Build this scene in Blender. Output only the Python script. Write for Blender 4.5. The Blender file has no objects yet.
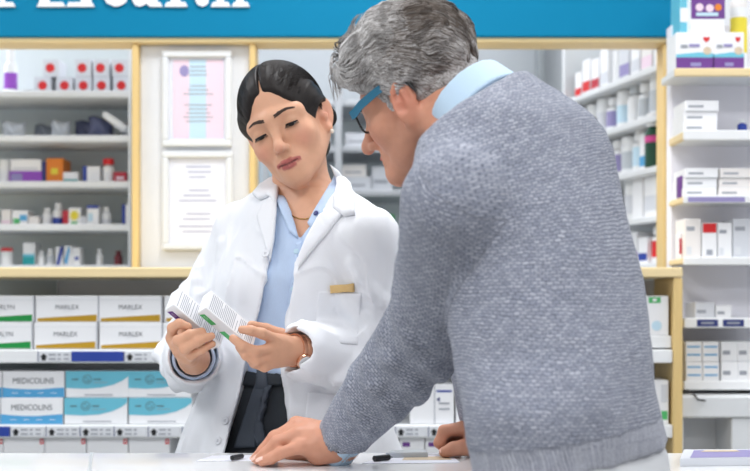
import bpy, bmesh, math, random
import numpy as np
from mathutils import Vector, Matrix
from mathutils.bvhtree import BVHTree
R_ = random.Random(7)
C = bpy.context.scene.collection
SC = bpy.context.scene
FP, CX, HY, CZ = 1250.0, 375.0, 300.0, 1.17   # focal length in px, column and row of the horizon, eye height

def X(px, Y): return (px - CX) * Y / FP
def Z(py, Y): return CZ + (HY - py) * Y / FP
def P(px, py, Y): return np.array([X(px, Y), Y, Z(py, Y)])

def lin(r, g, b):
    f = lambda c: (c / 255) / 12.92 if c <= 10 else ((c / 255 + .055) / 1.055) ** 2.4
    return (f(r), f(g), f(b), 1)

# ------------------------------------------------------------------ materials
M = {}
def mat(name, rgb, rough=.5, metal=0, noise=.04, scale=12, bump=0, bscale=60, spec=.5, emit=0, sheen=0, coat=0, stretch=None):
    m = bpy.data.materials.new(name); m.use_nodes = True
    nt = m.node_tree; b = nt.nodes['Principled BSDF']
    c = lin(*rgb)
    b.inputs['Roughness'].default_value = rough
    b.inputs['Metallic'].default_value = metal
    b.inputs['Specular IOR Level'].default_value = spec
    if sheen: b.inputs['Sheen Weight'].default_value = sheen
    if coat: b.inputs['Coat Weight'].default_value = coat
    tc = nt.nodes.new('ShaderNodeTexCoord'); src = tc.outputs['Object']
    if stretch:
        mp = nt.nodes.new('ShaderNodeMapping'); mp.inputs['Scale'].default_value = stretch
        nt.links.new(src, mp.inputs['Vector']); src = mp.outputs['Vector']
    if noise:
        n = nt.nodes.new('ShaderNodeTexNoise'); n.inputs['Scale'].default_value = scale; n.inputs['Detail'].default_value = 4
        nt.links.new(src, n.inputs['Vector'])
        mx = nt.nodes.new('ShaderNodeMix'); mx.data_type = 'RGBA'
        mx.inputs[6].default_value = tuple(x * (1 - noise) for x in c[:3]) + (1,)
        mx.inputs[7].default_value = tuple(min(1, x * (1 + noise)) for x in c[:3]) + (1,)
        nt.links.new(n.outputs['Fac'], mx.inputs[0]); nt.links.new(mx.outputs[2], b.inputs['Base Color'])
    else:
        b.inputs['Base Color'].default_value = c
    if bump:
        n2 = nt.nodes.new('ShaderNodeTexNoise'); n2.inputs['Scale'].default_value = bscale; n2.inputs['Detail'].default_value = 5
        nt.links.new(src, n2.inputs['Vector'])
        bp = nt.nodes.new('ShaderNodeBump'); bp.inputs['Strength'].default_value = bump; bp.inputs['Distance'].default_value = .004
        nt.links.new(n2.outputs['Fac'], bp.inputs['Height']); nt.links.new(bp.outputs['Normal'], b.inputs['Normal'])
    if emit:
        b.inputs['Emission Color'].default_value = c; b.inputs['Emission Strength'].default_value = emit
    M[name] = m
    return m

mat('white_wall', (226, 228, 232), .6)
mat('grey_wall', (172, 178, 184), .6, scale=3)
mat('shade_wall', (226, 234, 235), .6, scale=3)
mat('lilac_wall', (240, 239, 247), .6, scale=3)
mat('floor_tile', (190, 188, 184), .35, noise=.08, scale=3)
mat('ceiling_white', (235, 235, 235), .8)
mat('wood', (238, 216, 168), .45, noise=.12, scale=9, stretch=(1, 6, 14))
mat('wood_edge', (226, 196, 134), .45, noise=.14, scale=9, stretch=(8, 6, 1))
mat('sign_blue', (0, 124, 166), .6, noise=.05, scale=2, spec=.15)
mat('letter_white', (245, 247, 250), .5)
mat('shelf_white', (226, 229, 232), .4)
mat('counter_white', (238, 239, 241), .22, noise=.02, coat=.3)
mat('seam', (196, 202, 206), .4)
mat('steel', (150, 156, 160), .35, metal=.8)
mat('dark_gap', (66, 72, 76), .5)
mat('panel_dark', (188, 196, 196), .5)
mat('panel_light', (234, 235, 237), .5)
mat('black', (22, 23, 26), .4)
mat('paper', (234, 236, 246), .7, noise=.015)
mat('carton', (242, 243, 246), .45, noise=.015)
mat('carton_warm', (238, 234, 232), .5, noise=.02)
mat('carton_grey', (214, 217, 224), .5, noise=.02)
mat('ink', (92, 96, 104), .6)
mat('ink_light', (158, 162, 172), .6)
mat('gold_ink', (186, 146, 30), .4)
mat('green_ink', (18, 142, 64), .4)
mat('blue_ink', (84, 166, 216), .4)
mat('cyan_ink', (110, 194, 216), .4)
mat('deep_blue', (40, 66, 158), .4)
mat('navy', (40, 52, 118), .4)
mat('purple', (108, 56, 140), .4)
mat('violet', (150, 74, 190), .4)
mat('red', (214, 34, 38), .4)
mat('crimson', (190, 40, 60), .4)
mat('orange', (226, 128, 28), .4)
mat('teal', (24, 150, 156), .4)
mat('yellow', (232, 214, 60), .4)
mat('leaf_green', (84, 186, 112), .4)
mat('bottle_green', (20, 74, 52), .3)
mat('pink', (216, 70, 150), .4)
mat('pale_pink', (238, 214, 228), .5)
mat('pale_blue', (196, 224, 240), .5)
mat('pouch_grey', (118, 126, 140), .35)
mat('pouch_blue', (78, 84, 116), .35)
mat('pouch_light', (190, 196, 204), .35)
mat('maroon', (112, 40, 50), .35)
mat('lilac', (150, 142, 190), .5)
mat('beige_photo', (214, 196, 170), .5, noise=.2, scale=30)
mat('label_grey', (222, 225, 230), .5)
mat('plastic_white', (238, 240, 242), .3)
mat('print_line', (176, 180, 204), .6)
mat('rack_grey', (186, 190, 196), .5)
mat('cap_grey', (190, 196, 202), .35)
mat('lamp', (250, 252, 255), .5, emit=3.0, noise=0)

# ------------------------------------------------------------------ mesh builder
_glyph = {}
def glyphs(s, off=0.0):
    k = (s, off)
    if k not in _glyph:
        cu = bpy.data.curves.new('t', 'FONT'); cu.body = s; cu.size = 1; cu.resolution_u = 3; cu.offset = off
        o = bpy.data.objects.new('t', cu); C.objects.link(o)
        bpy.context.view_layer.update()
        me = o.evaluated_get(bpy.context.evaluated_depsgraph_get()).to_mesh()
        v = np.array([x.co[:2] for x in me.vertices]); f = [tuple(p.vertices) for p in me.polygons]
        bpy.data.objects.remove(o); bpy.data.curves.remove(cu)
        lo, hi = v.min(0), v.max(0)
        _glyph[k] = ((v - lo) / (hi - lo), f, (hi - lo)[0] / (hi - lo)[1])
    return _glyph[k]

class MB:
    def __init__(s): s.V, s.F, s.I, s.m = [], [], [], []
    def mi(s, m):
        if m not in s.m: s.m.append(m)
        return s.m.index(m)
    def add(s, V, F, m):
        o = len(s.V); s.V += [tuple(v) for v in V]
        i = s.mi(m)
        for f in F: s.F.append(tuple(o + a for a in f)); s.I.append(i)
    def box(s, x0, x1, y0, y1, z0, z1, m, c=.0012):
        c = min(c, abs(x1 - x0) * .3, abs(y1 - y0) * .3, abs(z1 - z0) * .3)
        L = ((x0, x1), (y0, y1), (z0, z1)); V = []; idx = {}
        for i in (0, 1):
            for j in (0, 1):
                for k in (0, 1):
                    b = (i, j, k)
                    for ax in range(3):
                        p = [L[d][b[d]] + (0 if d == ax else (c if b[d] == 0 else -c)) for d in range(3)]
                        idx[(b, ax)] = len(V); V.append(p)
        F = []
        for ax in range(3):
            u, w = [d for d in range(3) if d != ax]
            for sd in (0, 1):
                q = []
                for (a, b_) in ((0, 0), (1, 0), (1, 1), (0, 1)):
                    t = [0, 0, 0]; t[ax] = sd; t[u] = a; t[w] = b_; q.append(idx[(tuple(t), ax)])
                F.append(q)
            for a in (0, 1):
                for b_ in (0, 1):
                    t0 = [0, 0, 0]; t0[u] = a; t0[w] = b_; t1 = list(t0); t1[ax] = 1
                    F.append([idx[(tuple(t0), u)], idx[(tuple(t1), u)], idx[(tuple(t1), w)], idx[(tuple(t0), w)]])
        for i in (0, 1):
            for j in (0, 1):
                for k in (0, 1): F.append([idx[((i, j, k), a)] for a in range(3)])
        s.add(V, F, m); return s
    def poly(s, pts, m): s.add(pts, [tuple(range(len(pts)))], m); return s
    def prism(s, pts, ax, a, b, m):   # polygon extruded along an axis (0 x, 1 y, 2 z)
        n = len(pts)
        def mk(p, t): q = list(p); q.insert(ax, t); return q
        V = [mk(p, a) for p in pts] + [mk(p, b) for p in pts]
        F = [tuple(range(n)), tuple(range(2 * n - 1, n - 1, -1))] + [(i, (i + 1) % n, n + (i + 1) % n, n + i) for i in range(n)]
        s.add(V, F, m); return s
    def lathe(s, prof, m, c=(0, 0, 0), n=20, sx=1, sy=1):
        V, F = [], []
        for r, z in prof:
            for k in range(n):
                t = 2 * math.pi * k / n; V.append((c[0] + r * sx * math.cos(t), c[1] + r * sy * math.sin(t), c[2] + z))
        for i in range(len(prof) - 1):
            for k in range(n): F.append((i * n + k, i * n + (k + 1) % n, (i + 1) * n + (k + 1) % n, (i + 1) * n + k))
        F.append(tuple(range(n))); F.append(tuple(range((len(prof) - 1) * n, len(prof) * n)))
        s.add(V, F, m); return s
    def tube(s, pts, r, m, n=8, closed=False, flat=1.0, up=(0, 0, 1)):
        pts = [Vector(p) for p in pts]; V, F = [], []; N = len(pts)
        rs = r if hasattr(r, '__len__') else [r] * N
        for i, p in enumerate(pts):
            t = (pts[(i + 1) % N] - pts[i - 1]) if (closed or 0 < i < N - 1) else (pts[min(i + 1, N - 1)] - pts[max(i - 1, 0)])
            t.normalize(); a = t.cross(Vector(up))
            if a.length < 1e-3: a = t.cross(Vector((1, .2, 0)))
            a.normalize(); b = a.cross(t)
            for k in range(n):
                th = 2 * math.pi * k / n; V.append(p + a * (math.cos(th) * rs[i]) + b * (math.sin(th) * rs[i] * flat))
        for i in range(N if closed else N - 1):
            j = (i + 1) % N
            for k in range(n): F.append((i * n + k, i * n + (k + 1) % n, j * n + (k + 1) % n, j * n + k))
        if not closed: F.append(tuple(range(n))); F.append(tuple(range((N - 1) * n, N * n)))
        s.add(V, F, m); return s
    def text(s, t, o, u, v, w, h, m, off=0.0):   # flat lettering centred at o, u and v unit axes, w wide and h tall
        g, f, _ = glyphs(t, off); o, u, v = np.array(o), np.array(u), np.array(v)
        s.add([o + u * ((a - .5) * w) + v * ((b - .5) * h) for a, b in g], f, m); return s
    def build(s, name, parent=None, loc=None, smooth=False, normals=True):
        me = bpy.data.meshes.new(name); me.from_pydata([tuple(map(float, v)) for v in s.V], [], s.F)
        for m in s.m: me.materials.append(M[m])
        me.polygons.foreach_set('material_index', s.I)
        if normals:
            bm = bmesh.new(); bm.from_mesh(me); bmesh.ops.recalc_face_normals(bm, faces=bm.faces); bm.to_mesh(me); bm.free()
        if smooth: me.polygons.foreach_set('use_smooth', [True] * len(me.polygons))
        me.update()
        o = bpy.data.objects.new(name, me); C.objects.link(o)
        if parent: o.parent = parent
        if loc is not None: o.location = loc
        return o

def tag(o, label=None, cat=None, group=None, kind=None):
    if label: o['label'] = label
    if cat: o['category'] = cat
    if group: o['group'] = group
    if kind: o['kind'] = kind
    return o
def empty(name, loc, rz=0, label=None, cat=None, group=None):
    o = bpy.data.objects.new(name, None); C.objects.link(o); o.location = tuple(map(float, loc)); o.rotation_euler = (0, 0, rz)
    o.empty_display_size = .05
    return tag(o, label, cat, group)
def copy_tree(o, parent=None):
    c = o.copy(); C.objects.link(c); c.parent = parent
    for ch in o.children: copy_tree(ch, c)
    return c
def structure(o): o['kind'] = 'structure'; return o

# ------------------------------------------------------------------ the room
structure(MB().box(-4, 4, -3, 6, -.05, 0, 'floor_tile').build('floor'))
structure(MB().box(-4, 4, -3, 6, 2.9, 2.95, 'ceiling_white').build('ceiling'))
structure(MB().box(-4, 4, 5.2, 5.3, 0, 2.9, 'grey_wall').build('wall_back'))
structure(MB().box(-4.1, -4, -3, 6, 0, 2.9, 'white_wall').build('wall_left'))
structure(MB().box(4, 4.1, -3, 6, 0, 2.9, 'white_wall').build('wall_right'))
YF = 3.40   # the plane of the wood-framed openings
YS = 3.36   # the face of the sign
zb0, zb1 = Z(44.5, YF), Z(37, YF)
# low wall behind the gondola, wall above the openings, wood frame
structure(MB().box(-2.6, X(680, 3.4), YF, YF + .05, 0, Z(279, YF), 'panel_dark').build('wall_front'))
structure(MB().box(-2.6, 2.6, YF + .013, YF + .066, zb0 + .005, 2.42, 'white_wall').build('wall_upper'))
structure(MB().box(-2.6, X(671, YF), YF - .03, YF + .07, zb0, zb1, 'wood', .003).build('trim_1'))
for n, (a, b) in enumerate(((133, 139.5), (250, 256), (662, 670))):
    structure(MB().box(X(a, YF), X(b, YF), YF - .02, YF + .07, Z(279, YF), zb0, 'wood_edge', .003).build('trim_%d' % (n + 2)))
structure(MB().box(X(139.5, YF), X(250, YF), YF + .005, YF + .06, Z(279, YF), zb0, 'white_wall', .003).build('door_1'))

# the blue header sign with its lettering
sg = MB().box(-2.6, X(690, YS), YS, YF + .012, Z(37, YS), 2.42, 'sign_blue', .004).build('sign_board')
tag(sg, 'long blue shop sign with white serif lettering above the wood-framed openings', 'sign')
def letter(ch, x0, x1, asc=False, serifs=()):
    zl = Z(7.2, YS)
    h = .165 if (ch.isupper() or asc) else .118
    b = MB(); y0, y1 = YS - .008, YS + .001
    g, f, _ = glyphs(ch, .012); n = len(g)
    xa, xb = X(x0, YS), X(x1, YS)
    for yy in (y0, y1): b.add([(xa + u * (xb - xa), yy, zl + v * h) for u, v in g], f, 'letter_white')
    for (c0, c1, up) in serifs:   # slab feet of the bold serif face
        z0 = zl if not up else zl + h - .02
        b.prism([(X(c0, YS), z0), (X(c1, YS), z0), (X(c1 - 2.5, YS), z0 + .012), (X(c0 + 2.5, YS), z0 + .012)], 1, y0 - .0006, y1, 'letter_white')
    b.build('letter', sg)
letter('r', 1, 17, False, ((-4, 16, 0),))
letter('H', 40, 92, True, ((37.5, 66, 0), (67, 95, 0), (37.5, 66, 1), (67, 95, 1)))
letter('e', 101, 128)
letter('a', 132, 158, False, ((150, 163, 0),))
letter('l', 171, 181, True, ((165, 188, 0), (165, 181, 1)))
letter('t', 190, 209, True)
letter('h', 217, 244, True, ((211, 231, 0), (232, 250, 0), (211, 226, 1)))

# framed notices on the white door between the openings
def notice(px0, px1, py0, py1, kind, label):
    y = YF + .005; e = empty('framed_notice', (X((px0 + px1) / 2, y), y, Z(py1, y)), 0, label, 'framed notice')
    w, h = (px1 - px0) * y / FP, (py1 - py0) * y / FP
    f = MB(); t = .017
    for (a, b, c, d) in ((-w / 2, w / 2, 0, t), (-w / 2, w / 2, h - t, h), (-w / 2, -w / 2 + t, t, h - t), (w / 2 - t, w / 2, t, h - t)):
        f.box(a, b, -.018, 0, c, d, 'shelf_white', .003)
    f.build('frame', e)
    s = MB(); s.box(-w / 2 + t, w / 2 - t, -.006, 0, t, h - t, 'paper')
    a, b, z0, z1 = -w / 2 + t + .012, w / 2 - t - .006, t + .006, h - t - .006; yy = -.0066
    R = random.Random(px0 + py0)
    if kind == 'certificate':
        W = b - a
        for u0, u1, mm in ((0, .32, 'pale_pink'), (.32, .66, 'pale_blue'), (.66, 1, 'pale_pink')):
            s.poly([(a + u0 * W, yy, z0), (a + u1 * W, yy, z0), (a + u1 * W, yy, z1), (a + u0 * W, yy, z1)], mm)
        s.poly([(a + .22 * W + .013 * math.cos(q), yy - .0004, z1 - .03 + .016 * math.sin(q)) for q in np.linspace(0, 6.28, 14)[:-1]], 'lilac')
        zz = z1 - .02
        while zz > z0 + .03:
            l = R.uniform(.15, .33) * W; s.poly([((a + b) / 2 + k[0] * l, yy - .0004, zz + k[1]) for k in ((-1, 0), (1, 0), (1, .003), (-1, .003))], 'ink_light'); zz -= R.choice((.011, .011, .03))
    elif kind == 'letter':
        W = b - a; zz = z1 - .02
        while zz > z0 + .02:
            l = R.uniform(.12, .42) * W; c = (a + b) / 2 + R.uniform(-.05, .05) * W
            s.poly([(c + k[0] * l, yy, zz + k[1]) for k in ((-1, 0), (1, 0), (1, .004), (-1, .004))], 'print_line'); zz -= R.choice((.014, .02, .036))
    else:
        s.poly([(a, yy, z0), (b, yy, z0), (b, yy, z1), (a, yy, z1)], 'carton_grey')
    s.build('sheet', e)
notice(163, 232, 52, 147, 'certificate', 'framed pink and blue certificate, upper notice on the white door')
notice(163, 233, 152, 250, 'letter', 'framed white letter with lines of grey text, under the pink certificate')

# ------------------------------------------------------------------ small goods
def carton_mb(w, h, d, base='carton', art=()):
    b = MB(); b.box(-w / 2, w / 2, 0, d, 0, h, base, .0015)
    for n_, it in enumerate(art):
        lift = .0006 + .0002 * n_
        if it[0] == 'band':      # horizontal band u0..u1, v0..v1 as fractions, wraps nothing
            _, u0, u1, v0, v1, m = it
            y = -lift
            b.poly([(-w / 2 + u0 * w, y, v0 * h), (-w / 2 + u1 * w, y, v0 * h), (-w / 2 + u1 * w, y, v1 * h), (-w / 2 + u0 * w, y, v1 * h)], m)
        elif it[0] == 'poly':
            b.poly([(-w / 2 + u * w, -lift, v * h) for u, v in it[1]], it[2])
        elif it[0] == 'text':
            _, t, u, v, tw, th, m = it[:7]
            b.text(t, (-w / 2 + u * w, -lift, v * h), (1, 0, 0), (0, 0, 1), tw * w, th * h, m, it[7] if len(it) > 7 else 0)
        elif it[0] == 'disc':
            _, u, v, r, m = it
            b.poly([(-w / 2 + u * w + r * math.cos(q), -lift, v * h + r * math.sin(q)) for q in np.linspace(0, 2 * math.pi, 25)[:-1]], m)
        elif it[0] == 'ring':
            _, u, v, r, t, m = it
            for q in range(20):
                a0, a1 = q * math.pi / 10, (q + 1) * math.pi / 10; cx, cz = -w / 2 + u * w, v * h
                b.poly([(cx + rr * math.cos(a), -lift, cz + rr * math.sin(a)) for rr, a in ((r, a0), (r, a1), (r - t, a1), (r - t, a0))], m)
    return b
def carton(w, h, d, base, art, loc, label, group=None, rz=0, name='carton', cat='box'):
    o = carton_mb(w, h, d, base, art).build(name, loc=loc); o.rotation_euler[2] = rz
    return tag(o, label, cat, group)
def bottle(r, h, loc, label, body='plastic_white', cap='plastic_white', band=None, bv=(.15, .6), kind='bottle', group=None, capr=.62):
    e = empty(kind, loc, 0, label, kind, group)
    nk = h * .74
    if kind == 'jar': prof = [(r * .9, 0), (r, r * .12), (r, h * .78), (r * .92, h * .82)]; cz, cr = h * .8, r * .98
    else: prof = [(r * .9, 0), (r, r * .15), (r, nk * .82), (r * .86, nk * .93), (r * .5, nk), (r * .5, nk + h * .03)]; cz, cr = nk + h * .02, r * capr
    MB().lathe(prof, body, n=18).build('body', e, smooth=False)
    MB().lathe([(cr, cz), (cr, h * .985), (cr * .9, h)], cap, n=16).build('cap', e)
    if band: MB().lathe([(r * 1.012, h * bv[0]), (r * 1.012, h * bv[1])], band, n=18).build('wrap_label', e)
    return e
def pouch(w, h, loc, base, label, rz=0, tilt=0, group=None):
    b = MB(); V, F = [], []; nx, nz = 9, 9
    for sgn in (-1, 1):
        for i in range(nx):
            for j in range(nz):
                u, v = i / (nx - 1), j / (nz - 1); t = (math.sin(math.pi * u) * math.sin(math.pi * v)) ** .45
                V.append(((u - .5) * w * (1 - .1 * math.sin(math.pi * v)), sgn * .022 * t + .004 * math.sin(9 * u + 5 * v + loc[0] * 40), v * h + .004 * math.sin(7 * u)))
    o_ = nx * nz
    for i in range(nx - 1):
        for j in range(nz - 1):
            a = i * nz + j; F.append((a, a + nz, a + nz + 1, a + 1)); F.append((o_ + a, o_ + a + 1, o_ + a + nz + 1, o_ + a + nz))
    b.add(V, F, base)
    o = b.build('pouch', loc=loc, smooth=True); o.rotation_euler = (tilt, 0, rz); return tag(o, label, 'pouch', group)

# ------------------------------------------------------------------ shelving behind the left opening
YB = 4.0; YSH = 3.76
ls = empty('wall_shelving', (X(60, YB), YB, 0), 0, 'grey-white wall shelving with five shelves behind the left wood-framed opening', 'shelving')
def at(e, mb, name): o = mb.build(name, e); o.location = -e.location; return o
xl, xr = -1.75, X(136, YF)
at(ls, MB().box(xl, xr + .02, YB, YB + .02, .9, 2.0, 'shade_wall'), 'back_panel')
at(ls, MB().box(xr, xr + .018, YF + .08, YB, .9, 2.0, 'shelf_white'), 'side_panel')
at(ls, MB().box(X(129, YSH), X(131.5, YSH), YSH - .012, YSH + .01, .9, 2.0, 'shelf_white'), 'upright')
SHY = {'A': 90.5, 'B': 135, 'C': 181, 'D': 224, 'E': 265}
for k, (k_, py) in enumerate(SHY.items()):
    at(ls, MB().box(xl, xr, YSH, YB, Z(py + 7, YSH), Z(py, YSH), 'shelf_white', .003), 'shelf')
YI = 3.80
def shz(k): return Z(SHY[k], YSH) + .0005
def L(px): return X(px, YI)
def pw(a): return a * YI / FP
# top shelf
bottle(pw(6.5), pw(46), (L(6), YI + .05, shz('A')), 'white bottle with a purple label on the top left shelf', band='violet', bv=(.12, .48))
t = MB().lathe([(.028, 0), (.032, .004), (.032, .01), (.02, .012)], 'black').build('lid', loc=(L(27), YI + .05, shz('A'))); tag(t, 'small flat black lid lying on the top shelf beside the purple-labelled bottle', 'lid')
dots = [('top row, standing alone at the left', 47.5, 1), ('top row, second from the wooden post side row end', 80.5, 1), ('top row, middle of the right three', 99, 1), ('top row, nearest the wooden post', 118, 1)]
rowlab = ['leftmost of the five', 'second of the five', 'middle one of the five', 'fourth of the five', 'nearest the wooden post']
for i, px in enumerate((40, 62, 81, 99.3, 119.3)):
    carton(pw(16.8), pw(17.5), .09, 'carton_grey', [('disc', .5, .5, pw(4.6), 'red')], (L(px), YI + .03, shz('A')), 'red-disc carton, lower row of the top shelf, ' + rowlab[i], 'red-disc cartons', name='carton')
toplab = ['standing apart at the left', 'left of the three side by side', 'middle of the three side by side', 'nearest the wooden post']
for i, px in enumerate((48.5, 80.6, 99, 118.2)):
    carton(pw(16.6), pw(17.5), .09, 'carton_grey', [('disc', .45, .5, pw(4.6), 'red')], (L(px), YI + .03, shz('A') + pw(17.7)), 'red-disc carton, upper row of the top shelf, ' + toplab[i], 'red-disc cartons')
# second shelf: soft packs
pl = [(10, 24, 17, 'pouch_light', 'pale crumpled pouch at the left end of the second shelf'), (36, 26, 17, 'pouch_grey', 'grey blue pouch, second from the left on the second shelf'),
      (57, 20, 18, 'pouch_light', 'light silver pouch between the darker pouches'), (78, 26, 21, 'pouch_blue', 'dark blue pouch right of the light silver pouch'),
      (98, 26, 22, 'pouch_blue', 'dark slate pouch left of the slanted white tube'), (122, 20, 19, 'pouch_grey', 'grey pouch under the slanted white tube by the post')]
for i, (px, w, h, m, lb) in enumerate(pl): pouch(pw(w), pw(h), (L(px), YI + .045 + .055 * (i % 2), shz('B')), m, lb, rz=.2 * (-1) ** i, tilt=-.15)
a, b_ = np.array([L(103), YI + .0, Z(113, YI)]), np.array([L(127), YI + .03, shz('B') + .018])
tb = empty('tube', b_, 0, 'slanted white tube leaning across the dark pouches on the second shelf', 'tube')
at(tb, MB().tube([a + (b_ - a) * t for t in (0, .1, .5, .85)], [.004, .011, .013, .014], 'plastic_white', n=12), 'body'); at(tb, MB().tube([a + (b_ - a) * t for t in (.85, .86, 1)], [.008, .012, .012], 'cap_grey', n=12), 'cap')
# third shelf
K = 'C'
bottle(pw(5.5), pw(24), (L(0), YI + .05, shz(K)), 'white jar at the left edge of the third shelf', kind='jar')
carton(pw(33), pw(12), .11, 'violet', [('band', .05, .4, .2, .8, 'lilac')], (L(23), YI + .03, shz(K)), 'purple carton on the third shelf beneath a white carton')
carton(pw(31), pw(12), .11, 'carton', [('band', .1, .9, .1, .3, 'carton_grey')], (L(23), YI + .03, shz(K) + pw(12.1)), 'white carton lying on top of the purple carton')
carton(pw(4), pw(22), .1, 'navy', [], (L(41), YI + .03, shz(K)), 'thin dark carton between purple and orange cartons')
carton(pw(17), pw(25), .1, 'orange', [('band', .3, .7, .35, .6, 'yellow')], (L(52), YI + .03, shz(K)), 'orange carton standing on the third left shelf')
carton(pw(15), pw(11), .09, 'carton', [('band', 0, 1, 0, .35, 'teal')], (L(68), YI + .03, shz(K)), 'low white and teal carton right of the orange carton')
carton(pw(17), pw(17), .09, 'carton', [('band', 0, .25, 0, 1, 'deep_blue')], (L(89), YI + .03, shz(K)), 'white carton with a blue side stripe on the third left shelf')
bottle(pw(5.8), pw(25), (L(105), YI + .05, shz(K)), 'tall white bottle with red cap on the third left shelf', cap='red', capr=.95)
carton(pw(13), pw(11), .08, 'crimson', [('band', .2, .8, .3, .6, 'pale_pink')], (L(118), YI + .03, shz(K)), 'small red carton right of the red-capped bottle')
bottle(pw(4), pw(12), (L(128), YI + .05, shz(K)), 'small dark bottle by the post on the third left shelf', body='pouch_blue', cap='black')
# fourth shelf
K = 'D'
rows = [(3, 9, 16, 'c', 'carton_warm', [('band', 0, 1, .1, .3, 'pale_pink')], 'pinkish carton at the left edge of the fourth shelf'),
        (17, 16, 15, 'c', 'carton', [('band', .1, .5, .1, .45, 'leaf_green'), ('band', .5, .95, .3, .7, 'blue_ink')], 'white carton with green and blue marks on the fourth left shelf'),
        (31, 10, 9, 'c', 'carton_warm', [], 'short plain carton left of the bottle pair on the fourth shelf'),
        (42, 10, 18, 'b', 'plastic_white', None, 'plain white bottle on the fourth left shelf'),
        (53.5, 11.5, 23, 'b', 'plastic_white', 'deep_blue', 'tall white bottle with blue base on the fourth left shelf'),
        (63, 6, 15, 'c', 'crimson', [], 'narrow red carton on the fourth left shelf'),
        (72, 12, 18, 'c', 'carton', [('poly', [(.5 + .48 * math.cos(q) * (1 if i % 2 else .6), .55 + .36 * math.sin(q) * (1 if i % 2 else .6)) for i, q in enumerate(np.linspace(0, 2 * math.pi, 17)[:-1])], 'yellow'), ('band', .25, .75, 0, .2, 'leaf_green')], 'white carton with a yellow starburst on the fourth left shelf'),
        (81, 6, 9, 'c', 'carton_grey', [], 'small grey carton right of the starburst carton'),
        (90.5, 12, 20, 'c', 'carton', [('band', 0, 1, .85, 1, 'deep_blue'), ('band', .1, .5, .2, .6, 'pale_blue')], 'white carton with a blue top edge on the fourth left shelf'),
        (102, 10, 19, 'b', 'plastic_white', 'carton_grey', 'white bottle right of the blue-topped carton'),
        (126, 12, 21, 'c', 'carton', [('band', 0, .3, 0, 1, 'deep_blue')], 'white carton with blue edge nearest the post, fourth left shelf')]
for px, w, h, ty, m, art, lb in rows:
    if ty == 'c': carton(pw(w), pw(h), .08, m, art, (L(px), YI + .03, shz(K)), lb)
    else: bottle(pw(w / 2), pw(h), (L(px), YI + .06, shz(K)), lb, band=art, bv=(.05, .35))
# fifth shelf
K = 'E'
bottle(pw(6), pw(18), (L(2), YI + .05, shz(K)), 'white jar with red lid at the left end of the lowest left shelf', cap='red', kind='jar')
carton(pw(12), pw(23), .07, 'carton', [('band', 0, 1, 0, .38, 'teal'), ('band', 0, 1, .38, .5, 'cyan_ink')], (L(26), YI + .03, shz(K)), 'tall white carton with teal base on the lowest left shelf')
bottle(pw(3.6), pw(15), (L(37), YI + .05, shz(K)), 'small white bottle right of the teal-based carton')
bottle(pw(4), pw(17), (L(46), YI + .05, shz(K)), 'small white bottle with a grey band, lowest left shelf', band='cap_grey')
carton(pw(7), pw(19), .05, 'carton', [('poly', [(0, 0), (.5, 0), (1, .8), (1, 1), (.6, 1)], 'deep_blue')], (L(57), YI + .03, shz(K)), 'white carton with diagonal blue stripe, left of a matching one', rz=.3)
carton(pw(8), pw(20), .05, 'carton', [('poly', [(0, .2), (.4, 0), (.8, .8), (.6, 1)], 'blue_ink')], (L(65.5), YI + .03, shz(K)), 'white carton with slim light blue diagonal, lowest left shelf', rz=-.2)
carton(pw(8), pw(18), .05, 'carton', [('band', .3, .8, .3, .5, 'deep_blue')], (L(74), YI + .03, shz(K)), 'white carton with a blue spot right of the diagonal striped pair')
bottle(pw(3.4), pw(17), (L(96), YI + .05, shz(K)), 'slim white bottle standing alone on the lowest left shelf')
bottle(pw(4.2), pw(15), (L(115), YI + .05, shz(K)), 'dark red bottle on the lowest left shelf', body='maroon', cap='maroon')
bottle(pw(4), pw(11), (L(129), YI + .05, shz(K)), 'small dark green bottle by the post on the lowest left shelf', body='bottle_green', cap='black')

# ------------------------------------------------------------------ shelving deep behind the right opening, between the two heads
Y2 = 4.7
cs = empty('steel_shelving', (X(360, Y2), Y2, 0), 0, 'grey metal shelving seen between the two people behind the right opening', 'shelving')
for px in (262, 335, 415): at(cs, MB().box(X(px, Y2), X(px + 7, Y2), Y2 - .02, Y2 + .02, 0, 1.98, 'rack_grey', .003), 'upright')
for py in (100, 146, 190, 236, 280): at(cs, MB().box(X(262, Y2), X(422, Y2), Y2, Y2 + .38, Z(py + 6, Y2), Z(py, Y2), 'rack_grey', .003), 'shelf')
at(cs, MB().box(X(262, Y2), X(422, Y2), Y2 + .38, Y2 + .39, .2, 1.98, 'shade_wall'), 'back_panel')
p2 = Y2 / FP
for i, (px, w, py, h, m, lb) in enumerate(((356, 30, 190, 14, 'carton_grey', 'grey-white carton lying on the metal shelf under the older man\'s face'), (354, 24, 176, 12, 'carton_warm', 'pale carton on top of the grey-white carton, on the metal shelf'),
        (382, 20, 190, 24, 'carton_grey', 'upright pale carton right of the two stacked cartons on the metal shelf'), (358, 26, 146, 14, 'carton_grey', 'pale carton on the metal shelf behind the man\'s glasses'),
        (384, 18, 146, 24, 'carton', 'white carton on the metal shelf hidden behind the man\'s cheek'), (270, 20, 190, 30, 'pale_blue', 'pale blue carton on the metal shelf beside the woman\'s cheek'),
        (326, 8, 146, 26, 'carton_grey', 'narrow pale carton on the metal shelf right of the woman\'s ear'), (390, 9, 236, 22, 'leaf_green', 'green carton low on the metal shelf right of the woman\'s shoulder'))):
    carton(w * p2, h * p2, .2, m, [('band', .1, .8, .3, .45, 'ink_light')], (X(px, Y2), Y2 + .03, Z(py, Y2) + .0005), lb)
structure(MB().box(X(537, 5.15), X(545, 5.15), 5.12, 5.2, 0, 2.9, 'steel', .003).build('trim_6'))

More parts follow.
